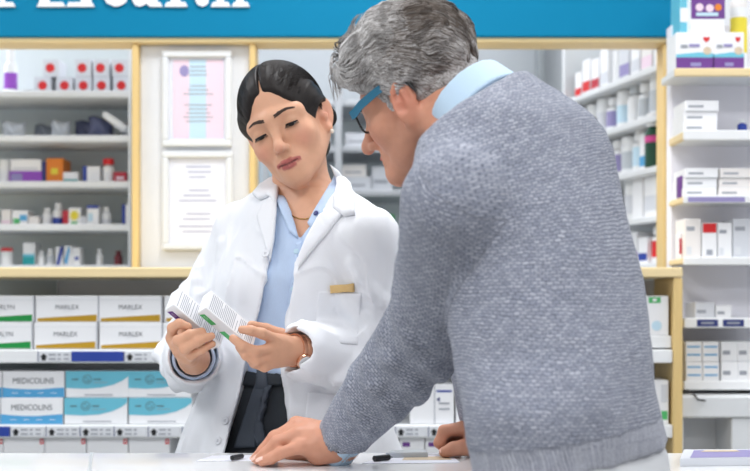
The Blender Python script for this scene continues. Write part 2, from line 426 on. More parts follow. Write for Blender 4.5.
# ------------------------------------------------------------------ slanting side shelving behind the right opening
sd = Vector((-.25, 1, 0)).normalized(); sn = Vector((sd.y, -sd.x, 0))   # along the shelf, and away from its front edge
S0 = Vector((X(662, 3.6), 3.6, 0)) - sd * .12
def sp(t, q, z): v = S0 + sd * t + sn * q; return (v.x, v.y, z)
ang = math.atan2(sd.y, sd.x)   # local +x runs along the shelf, local -y faces away; front faces -sn
ss = empty('side_shelving', S0, ang, 'white side shelving running away behind the right opening', 'shelving')
LEN = .84
ZS = [Z(py, 3.6) for py in (62, 112, 164, 214, 262)]
# in the frame of ss: x along the shelf, y = -(depth away from the front edge)
for z in ZS: MB().box(0, LEN, -.30, 0, z - .02, z, 'shelf_white', .003).build('shelf', ss)
MB().box(0, LEN, -.32, -.30, .4, 2.2, 'shade_wall').build('back_panel', ss)
MB().box(LEN, LEN + .02, -.32, 0, .4, 2.2, 'shelf_white').build('side_panel', ss)
def side_item(t, row, w, h, ty, lb, m='carton', m2=None, q=.03, group=None):
    loc = sp(t, q, ZS[row] + .0005)
    if ty == 'c':
        o = carton(w, h, .08, m, [('band', 0, 1, .12, .4, m2)] if m2 else [], loc, lb, group); o.rotation_euler[2] = ang + math.pi
        return o
    loc = sp(t, q + w / 2, ZS[row] + .0005)
    return bottle(w / 2, h, loc, lb, body=m, cap='plastic_white' if m2 != 'caps' else 'cap_grey', band=None if m2 == 'caps' else m2, kind=ty, group=group, capr=.8, bv=(.46, .58) if m2 == 'pink' else (.15, .6))
side_item(.225, 2, .055, .16, 'bottle', 'dark green bottle with a pink band at the near end of the side shelving', 'bottle_green', 'pink', q=.0)
rn = ['top', 'second', 'third', 'fourth', 'lowest']; on = ['first', 'second', 'third', 'fourth', 'fifth', 'sixth', 'seventh', 'eighth', 'ninth', 'tenth', 'eleventh']
R = random.Random(5)
def srow(row, start, specs):
    t = start
    for i, (ty, w, h, m, m2, word) in enumerate(specs):
        side_item(t + w / 2, row, w, h, ty, '%s on the %s side shelf, %s from the wooden post' % (word, rn[row], on[i]), m, m2)
        t += w + .012
srow(0, .08, [('c', .08, .10, 'carton', 'lilac', 'carton with lilac band'), ('c', .06, .09, 'carton', None, 'plain white carton'), ('c', .07, .12, 'carton_warm', 'pale_pink', 'carton with pink band'), ('c', .06, .13, 'carton', 'carton_grey', 'carton with grey band'), ('c', .07, .13, 'carton_grey', 'lilac', 'grey and lilac carton'), ('jar', .06, .11, 'plastic_white', None, 'white jar'), ('c', .06, .13, 'carton', 'carton_grey', 'white and grey carton'), ('c', .06, .11, 'carton', 'crimson', 'white and crimson carton'), ('c', .06, .12, 'carton', 'red', 'white and red carton'), ('c', .05, .09, 'carton', 'red', 'small red-banded carton')])
srow(1, .08, [('c', .06, .13, 'carton', 'crimson', 'carton with crimson band'), ('c', .05, .12, 'carton_warm', 'crimson', 'cream and crimson carton'), ('jar', .075, .14, 'plastic_white', 'cap_grey', 'wide jar with grey label'), ('bottle', .06, .12, 'plastic_white', 'cap_grey', 'bottle with grey label'), ('bottle', .06, .13, 'plastic_white', 'caps', 'white bottle with grey cap'), ('jar', .07, .12, 'plastic_white', 'pale_blue', 'jar with pale blue label'), ('bottle', .06, .11, 'plastic_white', 'lilac', 'bottle with lilac label'), ('jar', .07, .12, 'plastic_white', 'carton_grey', 'jar with pale grey label'), ('jar', .07, .11, 'plastic_white', 'black', 'jar with black label'), ('jar', .07, .10, 'plastic_white', 'ink', 'low jar with dark label')])
srow(2, .265, [('c', .06, .11, 'carton', 'blue_ink', 'white and blue carton'), ('bottle', .06, .13, 'plastic_white', 'pale_blue', 'bottle with pale label'), ('jar', .075, .12, 'plastic_white', 'cap_grey', 'jar with grey label'), ('bottle', .065, .12, 'plastic_white', 'lilac', 'bottle with lilac label'), ('jar', .07, .12, 'plastic_white', 'caps', 'plain white jar'), ('c', .07, .11, 'carton', 'carton_grey', 'carton with grey band')])
srow(3, .08, [('c', .06, .11, 'carton', 'leaf_green', 'white and green carton'), ('bottle', .05, .09, 'bottle_green', None, 'dark green bottle'), ('c', .08, .16, 'carton', 'carton_grey', 'tall grey-banded carton'), ('c', .07, .15, 'carton', None, 'tall plain carton'), ('jar', .07, .13, 'plastic_white', 'carton_grey', 'jar with pale label')])
srow(4, .08, [('bottle', .06, .14, 'plastic_white', None, 'plain white bottle'), ('c', .05, .09, 'carton', 'blue_ink', 'carton with light blue band'), ('bottle', .05, .11, 'plastic_white', 'red', 'bottle with red label'), ('c', .06, .08, 'carton', 'deep_blue', 'white and blue carton'), ('c', .06, .10, 'carton', 'violet', 'white and violet carton')])

# ------------------------------------------------------------------ right wall unit
YW = 3.25; YFr = 3.10
ru = empty('wall_unit', (X(720, YW), YW, 0), 0, 'white wall shelf unit with wooden shelf ends at the right edge', 'shelving')
xu0 = X(684, YFr - .012); xu1 = 1.45
at(ru, MB().box(X(671, YW), xu1, YW, YW + .05, .55, 1.885, 'lilac_wall'), 'back_panel')
at(ru, MB().box(X(675, YFr), xu1, YFr, YW, Z(75.5, YFr), Z(68, YFr), 'shelf_white', .002), 'shelf')
at(ru, MB().box(X(674, YFr), xu1, YFr - .01, YFr, Z(76, YFr - .01), Z(68, YFr - .01), 'wood', .002), 'edge_strip')
RZ = {}
for k, (a, c) in {'b': (130, 140), 'c': (195, 203), 'd': (257, 265), 'e': (318, 328), 'f': (381, 390)}.items():
    RZ[k] = Z(a, YFr) - .004
    at(ru, MB().box(xu0 + .014, xu1, YFr, YW, Z(c - 1, YFr), RZ[k], 'shelf_white', .002), 'shelf')
    at(ru, MB().box(xu0, xu0 + .0135, YFr, YW, Z(c - 1, YFr), RZ[k], 'wood', .002), 'shelf_end')
    st = MB().box(X(684, YFr - .012), xu1, YFr - .012, YFr, Z(c, YFr - .012), Z(a, YFr - .012), 'plastic_white', .002)
    yy = YFr - .0126
    if k == 'c':
        st.poly([(X(688, yy), yy, Z(202, yy)), (X(745, yy), yy, Z(202, yy)), (X(745, yy), yy, Z(197, yy)), (X(688, yy), yy, Z(197, yy))], 'lilac')
    if k == 'e':
        for a0, a1 in ((697, 718), (723, 744)):
            st.poly([(X(a0, yy), yy, Z(326.5, yy)), (X(a1, yy), yy, Z(326.5, yy)), (X(a1, yy), yy, Z(319.5, yy)), (X(a0, yy), yy, Z(319.5, yy))], 'navy')
            st.poly([(X(a0 + 4, yy), yy - .0004, Z(324, yy)), (X(a1 - 4, yy), yy - .0004, Z(324, yy)), (X(a1 - 4, yy), yy - .0004, Z(322, yy)), (X(a0 + 4, yy), yy - .0004, Z(322, yy))], 'ink_light')
    at(ru, st, 'price_strip')
YR = YFr + .02
def rw(a): return a * YR / FP
def rx(px): return X(px, YR)
zt = Z(68, YFr) + .0005
def diaper(w, h):
    return [('band', 0, 1, 0, .32, 'purple'), ('poly', [(0, .32), (1, .32), (1, .42), (.6, .46), (0, .40)], 'cyan_ink'), ('poly', [(.80, .72), (.88, .80), (.88, .88), (.80, .86), (.72, .88), (.72, .80)], 'red', .0003), ('band', .38, .66, .08, .18, 'lilac'), ('disc', .82, .50, .010, 'beige_photo'), ('band', .12, .30, .58, .66, 'ink_light'), ('band', .34, .62, .60, .68, 'lilac')]
carton(rw(38), rw(37), .09, 'carton', diaper(1, 1), (rx(695), YR, zt), 'white and purple nappy carton on the wooden top shelf by the blue sign')
carton(rw(31), rw(37), .09, 'carton', diaper(1, 1), (rx(728.5), YR, zt), 'white and purple nappy carton right of its twin on the wooden top shelf')
carton(rw(34), rw(44), .14, 'carton', [('band', 0, 1, .32, 1, 'purple'), ('disc', .5, .9, .014, 'crimson'), ('disc', .25, .58, .010, 'pale_pink'), ('disc', .55, .56, .010, 'pale_pink'), ('disc', .8, .58, .009, 'orange'), ('band', .15, .8, .38, .46, 'pale_blue')], (rx(709), YR + .01, zt + rw(37.3)), 'purple carton with photos stacked on top of the two nappy cartons')
carton(rw(10), rw(48), .1, 'cyan_ink', [('band', 0, 1, .3, .6, 'carton')], (rx(690), YR + .05, zt + rw(37.3)), 'light blue carton left of the purple one on the nappy stack')
tp = empty('tin', (rx(745.6), YR + .06, zt), 0, 'white and yellow tin cut by the right edge on the wooden shelf', 'tin')
MB().lathe([(.02, 0), (.021, .002), (.021, .17), (.02, .172)], 'plastic_white', n=20).build('body', tp)
MB().lathe([(.0213, .05), (.0213, .14)], 'yellow', n=20).build('wrap_label', tp); MB().lathe([(.0215, .165), (.0215, .182), (.02, .185)], 'carton_warm', n=20).build('cap', tp)
def stack(k, px, w, h, n, d, base, art, lb, words, off=0):
    for i in range(n):
        carton(rw(w), rw(h), d, base, art, (rx(px) + .002 * ((i * 7) % 3 - 1), YR + .004 * (i % 2) + off, RZ[k] + .0006 + i * (rw(h) + .0005)), lb % words[i], None)
g4 = [('band', .1, .55, .35, .55, 'ink_light'), ('band', 0, 1, 0, .05, 'label_grey')]
W3 = ['bottom of', 'middle of', 'top of']; W2 = ['lower of', 'upper of']
stack('b', 701, 34, 10.5, 3, .12, 'carton', g4, 'flat white carton, %s the stack of three under the wooden shelf', W3)
bottle(.012, .04, (rx(748), YR + .05, RZ['b'] + .0006), 'small blue bottle at the right edge below the wooden shelf', body='deep_blue')
stack('c', 701, 33, 9.5, 3, .12, 'carton', g4, 'flat white carton, %s the left stack above the lilac strip', W3)
stack('c', 736, 33, 9.5, 3, .12, 'carton_warm', g4, 'flat cream carton, %s the right stack above the lilac strip', W3)
carton(rw(2.5), rw(22), .04, 'purple', [], (rx(683.5), YR + .02, RZ['c'] + .0006), 'thin purple carton at the left end above the lilac strip')
d_art = [('band', .1, .6, .7, .8, 'ink_light'), ('band', .1, .4, .1, .3, 'label_grey')]
carton(rw(16), rw(40), .1, 'carton_warm', d_art, (rx(693), YR, RZ['d'] + .0006), 'upright cream carton, leftmost in the tall row above the white strip')
carton(rw(15), rw(36), .1, 'carton', [('band', .05, .95, .72, .98, 'red'), ('band', .3, .7, .1, .25, 'ink_light')], (rx(709.5), YR, RZ['d'] + .0006), 'upright white carton with red panel in the tall row')
carton(rw(14), rw(36), .1, 'carton', d_art, (rx(725), YR, RZ['d'] + .0006), 'upright white carton right of the red-panelled carton')
carton(rw(20), rw(40), .1, 'carton_grey', d_art, (rx(743), YR, RZ['d'] + .0006), 'upright grey carton at the right edge of the tall row')
carton(rw(2.5), rw(26), .04, 'carton', [('band', 0, 1, .2, .8, 'crimson')], (rx(683.5), YR + .03, RZ['d'] + .0006), 'thin red and white carton at the left end of the tall row')
carton(rw(20), rw(17), .1, 'carton_grey', g4, (rx(707), YR + .02, RZ['e'] + .0006), 'low pale carton above the navy price strips')
carton(rw(16), rw(14), .1, 'carton', g4, (rx(726), YR + .02, RZ['e'] + .0006), 'small white carton right of the low pale carton above the navy strips')
f_art = [('band', .1, .9, .7, .78, 'blue_ink'), ('band', .1, .9, .3, .38, 'blue_ink')]
n4 = ['bottom', 'second', 'third', 'top']
for c, px in enumerate((694, 711, 729.5, 746)):
    for i in range(2):
        carton(rw(16.4), rw(20), .1, 'carton', f_art if c < 2 else g4, (rx(px), YR + .003 * i, RZ['f'] + .0006 + i * rw(20.2)), 'white carton, %s row of the lowest wall shelf, %s from the wooden post' % (W2[i][:5], on[c]), 'cartons on the lowest wall shelf')

# white side desk in the corner beyond the counter
dk = empty('side_desk', (X(715, 2.9), 2.9, 0), 0, 'white side desk below the wall unit at the right edge', 'desk')
at(dk, MB().box(X(680.8, 3.03), 1.45, 3.03, 3.22, Z(418, 3.03), Z(396, 3.03), 'shelf_white', .004), 'worktop')
at(dk, MB().box(X(684.5, 3.03), 1.45, 3.18, 3.22, 0, Z(418.5, 3.03), 'panel_light', .003), 'back_panel')
at(dk, MB().box(X(731, 3.04), 1.45, 3.035, 3.18, 0, Z(418.5, 3.03), 'shelf_white', .003), 'pedestal')
at(dk, MB().box(X(681, 3.03), X(684, 3.03), 3.035, 3.22, 0, Z(418.5, 3.03), 'shelf_white', .003), 'side_panel')
zd = Z(396, 3.03)
cb = MB().tube([(X(683, 3.1), 3.15, zd + .003), (X(689, 3.06), 3.1, zd + .012), (X(694, 3.04), 3.05, zd + .004), (X(695, 3.03), 3.027, zd + .001), (X(697, 3.03), 3.025, zd - .008), (X(705, 3.03), 3.025, zd - .011)], .002, 'black').build('cable')
tag(cb, 'thin black cable trailing over the white side desk', 'cable')

# ------------------------------------------------------------------ gondola behind the counter
YG = 3.0; YGB = 3.21
go = empty('gondola_shelving', (0, YGB, 0), 0, 'long pharmacy shelving behind the woman under the wooden ledge', 'shelving')
xg0, xg1 = -1.75, X(681, YG)
at(go, MB().box(xg0, xg1, YG - .02, YF - .031, Z(277.5, YG), Z(267.5, YG), 'wood', .003), 'ledge')
at(go, MB().box(xg0, X(59, 3.2), YGB - .02, YGB, 0, Z(279, YG), 'panel_dark'), 'back_panel')
at(go, MB().box(X(59.6, 3.2), xg1, YGB - .02, YGB, 0, Z(279, YG), 'panel_light'), 'back_panel')
at(go, MB().box(X(59, 3.2) - .001, X(60, 3.2), YGB - .03, YGB - .02, .3, Z(279, YG), 'shelf_white'), 'upright')
at(go, MB().box(X(672, YG), xg1, YG - .018, YGB, 0, Z(278, YG), 'wood_edge', .003), 'end_panel')
G1, G2, G3 = Z(349.5, YG), Z(424.5, YG), .735
for z in (G1, G2, G3): at(go, MB().box(xg0, X(672, YG) - .001, YG, YGB - .03, z - .012, z, 'shelf_white', .002), 'shelf')
def arrow(b, x, y, z, h, m='black'):
    pts = [(-.3, 0), (.3, 0), (.3, .45), (.55, .45), (0, 1), (-.55, .45), (-.3, .45)]
    b.poly([(x + p * h, y, z + q * h) for p, q in pts], m)
def strip(z, py0, py1, labels):
    y = YG - .012
    s = MB().box(xg0, X(672, YG) - .001, y, YG, Z(py1, y), Z(py0, y), 'plastic_white', .002); at(go, s, 'price_strip')
    z0, z1 = Z(py1 - 1.5, y), Z(py0 + 1.5, y)
    for a, b_, kind in labels:
        l = MB(); l.box(X(a, y), X(b_, y), y - .002, y, z0, z1, 'deep_blue' if kind == 'blue' else 'label_grey', .0005); yy = y - .0026; h = z1 - z0
        if kind != 'blue':
            l.poly([(X(a, y), yy, z0), (X(a + .8, y), yy, z0), (X(a + .8, y), yy, z1), (X(a, y), yy, z1)], 'navy')
            arrow(l, X(a + 6, y), yy, z0 + h * .12, h * .7)
            for r in range(2):
                for (u0, u1) in ((11, 18), (20, 23), (26, 31)):
                    if a + u1 < b_ - 1: l.poly([(X(a + u, y), yy, z0 + h * (.18 + .42 * r + dv)) for u, dv in ((u0, 0), (u1, 0), (u1, .16), (u0, .16))], 'ink_light')
        at(go, l, 'price_label')
strip(G1, 350, 363, [(-60, -20, 'blue'), (38, 71, 'tag'), (71.5, 123.5, 'blue'), (124, 156, 'tag'), (156.5, 200, 'blue'), (202, 235, 'tag'), (380, 412, 'tag'), (414, 450, 'blue'), (452, 485, 'tag')])
strip(G2, 425, 438, [(-20, 9.5, 'blue'), (10, 44, 'tag'), (46, 79, 'tag'), (80, 113, 'tag'), (114, 146, 'tag'), (148, 180, 'tag'), (182, 215, 'tag'), (395, 427, 'tag'), (428, 450, 'tag'), (451, 474, 'tag'), (475, 500, 'tag')])
gw = lambda a: a * YG / FP
gx = lambda px: X(px, YG)
def marlex(name, ink):
    return [('poly', [(.03, .03), (.965, .03), (.965, .29), (.03, .15)], ink), ('band', .0, 1, .83, .845, 'label_grey'), ('text', name, .5, .57, .37, .17, 'ink', .0), ('band', .42, .58, .43, .45, 'label_grey'), ('band', .985, 1, 0, 1, 'ink_light')]
med = [('poly', [(0, 0), (1, 0), (1, .38), (.85, .36), (.6, .31), (.4, .31), (.15, .34), (0, .38)], 'blue_ink'), ('text', 'MEDICOLINS', .5, .64, .66, .22, 'ink')] + [('band', u, u + .1, .16, .18, 'carton', ) for u in (.15, .36, .57, .78)]
swo = [(0, 1), (0, .36), (.3, .33), (.55, .37), (.75, .48), (.9, .64), (1, .82), (1, 1)]
ca = [('poly', swo, 'cyan_ink'), ('ring', .34, .69, .011, .0014, 'ink'), ('text', 'Ca', .34, .69, .08, .2, 'ink'), ('band', .1, .2, .67, .71, 'ink'), ('band', .44, .56, .67, .71, 'ink'), ('band', .44, .66, .56, .58, 'ink_light'), ('band', .3, .75, .08, .12, 'ink_light')]
def grow(pxs, w, h, n, z, art, base, lbs, name='carton', d=.13, group=None):
    first = None
    for c, px in enumerate(pxs):
        for i in range(n):
            if first is None: o = first = carton_mb(gw(w), gw(h) - .0008, d, base, art).build(name)
            else: o = first.copy(); C.objects.link(o)
            o.location = (gx(px) + .0015 * ((c + i * 2) % 3 - 1), YG + .004 + .003 * i, z + .0006 + i * gw(h))
            tag(o, lbs(c, i), 'box', group)
UL = ['lower', 'upper']
grow([1.5], 63, 27, 2, G1, marlex('MARLYN', 'green_ink'), 'carton', lambda c, i: 'white medicine carton with a green wedge stripe, %s one of the two' % UL[i], group='green-striped cartons')
grow([66, 130.7], 63.5, 27, 2, G1, marlex('MARLEX', 'gold_ink'), 'carton', lambda c, i: 'white medicine carton with a gold wedge stripe, %s row, %s' % (UL[i], ['beside the green-striped cartons', 'nearest the woman'][c]), group='gold-striped cartons')
grow([195], 63.5, 27, 2, G1, marlex('MARLEX', 'gold_ink'), 'carton', lambda c, i: 'gold-striped carton half behind the held boxes, %s of two' % UL[i], group='gold-striped cartons')
grow([32], 62, 26.6, 2, G2, med, 'carton', lambda c, i: 'white carton with blue wave base and thin dark lettering, %s of two' % UL[i], group='blue wave cartons')
grow([-31], 62, 26.6, 2, G2, med, 'carton', lambda c, i: 'blue wave carton at the left edge, %s of two' % UL[i], group='blue wave cartons')
grow([96, 160], 63, 26.6, 2, G2, ca, 'carton', lambda c, i: 'cyan and white swoosh carton, %s row, %s' % (UL[i], ['beside the blue wave cartons', 'nearest the woman'][c]), group='cyan swoosh cartons')
bot = [('band', .9, 1, .55, .97, 'red'), ('band', .94, .96, .68, .84, 'carton')]
zb = Z(443, YG) - .1
for c, px in enumerate((-18, 23.5, 65, 107, 149)):
    carton(gw(41), .105, .12, 'carton', [('band', .89, .985, .84, .96, 'red'), ('band', .92, .955, .87, .93, 'carton')], (gx(px), YG + .004, G3 + .0006), 'white carton with a red corner square on the bottom shelf, %s from the left' % on[c], 'red-square cartons')
# right stretch of the gondola, seen under the man's arm
carton(gw(44), gw(40), .12, 'carton', [('band', .6, .95, .8, .85, 'deep_blue'), ('band', .55, .57, 0, 1, 'ink_light'), ('band', .66, .9, .5, .54, 'ink_light'), ('band', .66, .9, .36, .4, 'ink_light'), ('poly', [(.6, .62), (.68, .56), (.68, .68)], 'navy')], (gx(432), YG + .004, G2 + .0006), 'white carton with a blue line seen under the older man\'s arm')
carton(gw(40), gw(40), .12, 'carton', [('band', .1, .8, .8, .85, 'deep_blue'), ('band', .1, .8, .5, .54, 'ink_light')], (gx(476), YG + .004, G2 + .0006), 'white carton with a blue line, right of the one under the man\'s arm')
for c, px in enumerate((386, 412, 438, 464)):
    carton(gw(25), .105, .12, 'carton', [('band', .12, .42, .78, .88, 'purple')], (gx(px), YG + .004, G3 + .0006), 'white carton with a purple mark on the bottom shelf, %s from the left' % on[c], 'purple-mark cartons')
carton(gw(40), gw(40), .12, 'carton', [('band', .5, .8, .82, .97, 'leaf_green'), ('band', .6, .7, .86, .93, 'carton'), ('disc', .7, .25, .012, 'pale_blue')], (gx(649), YG + .004, Z(336, YG) + .0006), 'white carton with a green logo between the man\'s back and the wooden end panel')
at(go, MB().box(gx(560), gx(671.5), YG, YGB - .03, Z(348, YG), Z(336, YG), 'plastic_white', .002), 'shelf')
carton(gw(38), gw(44), .12, 'carton', [('band', .8, .97, .1, .3, 'leaf_green'), ('band', .8, .97, .5, .9, 'carton_grey')], (gx(650), YG + .004, G2 + .0006), 'white carton with green edge low beside the wooden end panel')

# ------------------------------------------------------------------ counter
CT = .92
co = empty('shop_counter', (0, 1.9, 0), 0, 'long white pharmacy counter with a smooth top between the two people', 'counter')
at(co, MB().box(-2.2, 2.2, 1.745, 2.045, CT - .04, CT, 'counter_white', .004), 'worktop')
at(co, MB().box(-2.2, 2.2, 1.80, 2.03, 0, CT - .041, 'shelf_white', .004), 'body')
at(co, MB().prism([(X(90, 2.045), 2.0455), (X(93, 2.045), 2.0455), (X(90, 1.745), 1.745), (X(87, 1.745), 1.745)], 2, CT - .001, CT + .0008, 'seam'), 'seam_strip')
def sheet(name, pts, m, label, cat, z=CT, th=.001, art=None):
    b = MB().prism([(p[0], p[1]) for p in pts], 2, z + .0003, z + th, m)
    if art: art(b, z + th + .0003)
    return tag(b.build(name), label, cat)
def cpt(px, py): Y = (CZ - CT) * FP / (py - HY); return (X(px, Y), Y)
sheet('paper_sheet', [cpt(196, 461.5), cpt(258, 461), cpt(264, 455.5), cpt(212, 456)], 'paper', 'white sheet of paper lying on the counter beside the near hand', 'paper')
pn = empty('pen', (*cpt(237, 460.5), CT + .0055), 0, 'black pen lying on the white sheet near the fingertips', 'pen')
a, b_ = cpt(232, 461.5), cpt(242, 459.5)
at(pn, MB().tube([(a[0], a[1], CT + .0055), (b_[0], b_[1], CT + .0055)], .004, 'black'), 'barrel'); at(pn, MB().tube([(b_[0], b_[1], CT + .0055), (2 * b_[0] - a[0] * 1 - (b_[0] - a[0]) * .8, b_[1] + (b_[1] - a[1]) * .2, CT + .0055)], [.003, .0008], 'steel'), 'tip')
def mag(b, z):
    q = [cpt(402, 461), cpt(452, 460.5), cpt(447, 457), cpt(405, 457.5)]; b.poly([(*p, z) for p in q], 'beige_photo')
sheet('leaflet', [cpt(362, 464), cpt(460, 463), cpt(452, 456), cpt(388, 456.3)], 'paper', 'leaflet with a beige photo on the counter under the man\'s sleeve', 'leaflet', art=mag)
bk = MB().prism([cpt(386, 458.5), cpt(428, 458), cpt(426, 455.3), cpt(392, 455.6)], 2, CT + .0014, CT + .009, 'cap_grey').build('booklet'); tag(bk, 'thin grey booklet at the back of the counter by the far fist', 'booklet')
p3 = empty('pen', (*cpt(382, 462), CT + .006), 0, 'short black pen on the counter beside the sleeve cuff', 'pen')
a, b_ = cpt(374, 462.5), cpt(389, 461)
at(p3, MB().tube([(a[0], a[1], CT + .006), (b_[0], b_[1], CT + .006)], .0045, 'black'), 'barrel'); at(p3, MB().tube([(b_[0], b_[1], CT + .006), (b_[0] + .006, b_[1], CT + .006)], [.003, .001], 'steel'), 'tip')
def broc(b, z):
    b.poly([(*cpt(*p), z) for p in ((690, 466), (752, 465), (752, 457.5), (694, 458))], 'lilac')
    b.poly([(*cpt(*p), z + .0004) for p in ((700, 459.8), (740, 459.6), (736, 457.9), (706, 458))], 'beige_photo')
sheet('brochure', [cpt(680, 466.5), cpt(765, 465.5), cpt(765, 456.5), cpt(684, 457)], 'carton_grey', 'folded brochure with a lilac panel at the right end of the counter', 'brochure', th=.012, art=broc)

# ------------------------------------------------------------------ ceiling lights, camera, world
n = 0
for yy in (-1.6, .4, 2.5, 4.3):
    for xx in (-2.0, 0.0, 2.0):
        e = empty('ceiling_light', (xx, yy, 2.9), 0, 'square white ceiling light panel', 'ceiling light', 'ceiling light panels')
        MB().box(-.32, .32, -.32, .32, -.02, 0, 'plastic_white', .004).build('frame', e); MB().box(-.29, .29, -.29, .29, -.026, -.02, 'lamp', .002).build('diffuser', e)
        l = bpy.data.lights.new('panel_lamp', 'AREA'); l.shape = 'SQUARE'; l.size = .58; l.energy = 29 if yy < 3 else (76 if xx < -1 else 22); l.color = (.975, .985, 1)
        o = bpy.data.objects.new('panel_lamp', l); C.objects.link(o); o.location = (xx, yy, 2.86)
w = bpy.data.worlds.new('world'); SC.world = w; w.use_nodes = True
w.node_tree.nodes['Background'].inputs[0].default_value = (.93, .97, 1, 1); w.node_tree.nodes['Background'].inputs[1].default_value = .50
cam = bpy.data.cameras.new('camera'); cam.lens = 60; cam.sensor_width = 36; cam.shift_y = (HY - 235.5) / 750
cam.dof.use_dof = True; cam.dof.focus_distance = 2.06; cam.dof.aperture_fstop = 4.4; cam.clip_start = .05
co_ = bpy.data.objects.new('camera', cam); C.objects.link(co_); co_.location = (0, 0, CZ); co_.rotation_euler = (math.pi / 2, 0, 0)
SC.camera = co_
SC.view_settings.view_transform = 'Standard'; SC.view_settings.look = 'None'; SC.view_settings.gamma = 1; SC.view_settings.use_curve_mapping = False
SC.view_settings.exposure = -0.55

# ================================================================== people: smooth-blended solids meshed as one surface
def smin(a, b, k):
    if k <= 0: return np.minimum(a, b)
    h = np.maximum(k - np.abs(a - b), 0) / k
    return np.minimum(a, b) - h * h * k * .25
A_ = lambda *v: np.array(v, float)
class SDF:
    def __init__(s): s.ops = []
    def op(s, fn, c, r, k, t='u'): s.ops.append((fn, np.array(c, float), r, k, t)); return s
    def cone(s, a, b, ra, rb, k=.01, t='u'):
        a, b = np.array(a, float), np.array(b, float); ba = b - a; L2 = max(ba @ ba, 1e-12)
        def fn(p):
            h = np.clip((p - a) @ ba / L2, 0, 1)
            return np.linalg.norm(p - a - h[:, None] * ba, axis=1) - (ra + (rb - ra) * h)
        return s.op(fn, (a + b) / 2, math.sqrt(L2) / 2 + max(ra, rb), k, t)
    def chain(s, pts, rs, k=.008, t='u'):
        for i in range(len(pts) - 1): s.cone(pts[i], pts[i + 1], rs[i], rs[i + 1], k if i == 0 else min(k, .004), t)
        return s
    def ball(s, c, r, k=.01, t='u'): return s.cone(c, c, r, r, k, t)
    def ell(s, c, rad, Rm=None, k=.01, t='u'):
        c, rad = np.array(c, float), np.array(rad, float)
        def fn(p):
            q = p - c
            if Rm is not None: q = q @ Rm
            k0 = np.linalg.norm(q / rad, axis=1); k1 = np.linalg.norm(q / rad ** 2, axis=1) + 1e-9
            return k0 * (k0 - 1) / k1
        return s.op(fn, c, rad.max(), k, t)
    def loft(s, lev, k=.02, t='u', pw=2.2):
        """lev rows: z, cx, cy, half width, half depth, yaw of the width axis"""
        lv = np.array(sorted(lev), float); z = lv[:, 0]; zz = np.linspace(z[0], z[-1], 120)
        sm = []
        for j in range(1, 6):
            v = np.interp(zz, z, lv[:, j]); w = np.hanning(13); w /= w.sum()
            sm.append(np.convolve(np.pad(v, 6, 'edge'), w, 'valid'))
        def fn(p):
            q = p[:, 2]; cx, cy, a, b, th = [np.interp(q, zz, v) for v in sm]
            dx, dy = p[:, 0] - cx, p[:, 1] - cy; c_, s_ = np.cos(th), np.sin(th)
            u, v = (dx * c_ + dy * s_) / a, (-dx * s_ + dy * c_) / b
            k0 = (np.abs(u) ** pw + np.abs(v) ** pw) ** (1 / pw) + 1e-9
            g = np.sqrt((u / a) ** 2 + (v / b) ** 2) / k0 + 1e-9
            d = (k0 - 1) / np.maximum(g, 1 / np.maximum(a, b)) ; d = np.where(k0 < .2, -.8 * np.minimum(a, b), d)
            e = np.maximum(z[0] - q, q - z[-1])
            return -smin(-d, -e, .02)
        c = A_(lv[:, 1].mean(), lv[:, 2].mean(), (z[0] + z[-1]) / 2)
        return s.op(fn, c, (z[-1] - z[0]) / 2 + max(lv[:, 3].max(), lv[:, 4].max()) + np.ptp(lv[:, 1]) , k, t)
    def disp(s, fn, c=(0, 0, 1), r=9): return s.op(fn, c, r, 0, 'd')
    def ev(s, p, ops=None):
        d = np.full(len(p), 1.0)
        for fn, c, r, k, t in (ops or s.ops):
            if t == 'd':
                m = np.abs(d) < .03
                if m.any(): d[m] += fn(p[m])
                continue
            m = ((p - c) ** 2).sum(1) < (r + k + .05) ** 2
            if not m.any(): continue
            v = fn(p[m])
            if t == 'u': d[m] = smin(d[m], v, k)
            elif t == 's': d[m] = -smin(-d[m], v, k)
            else: d[m] = -smin(-d[m], -v, k)
        return d

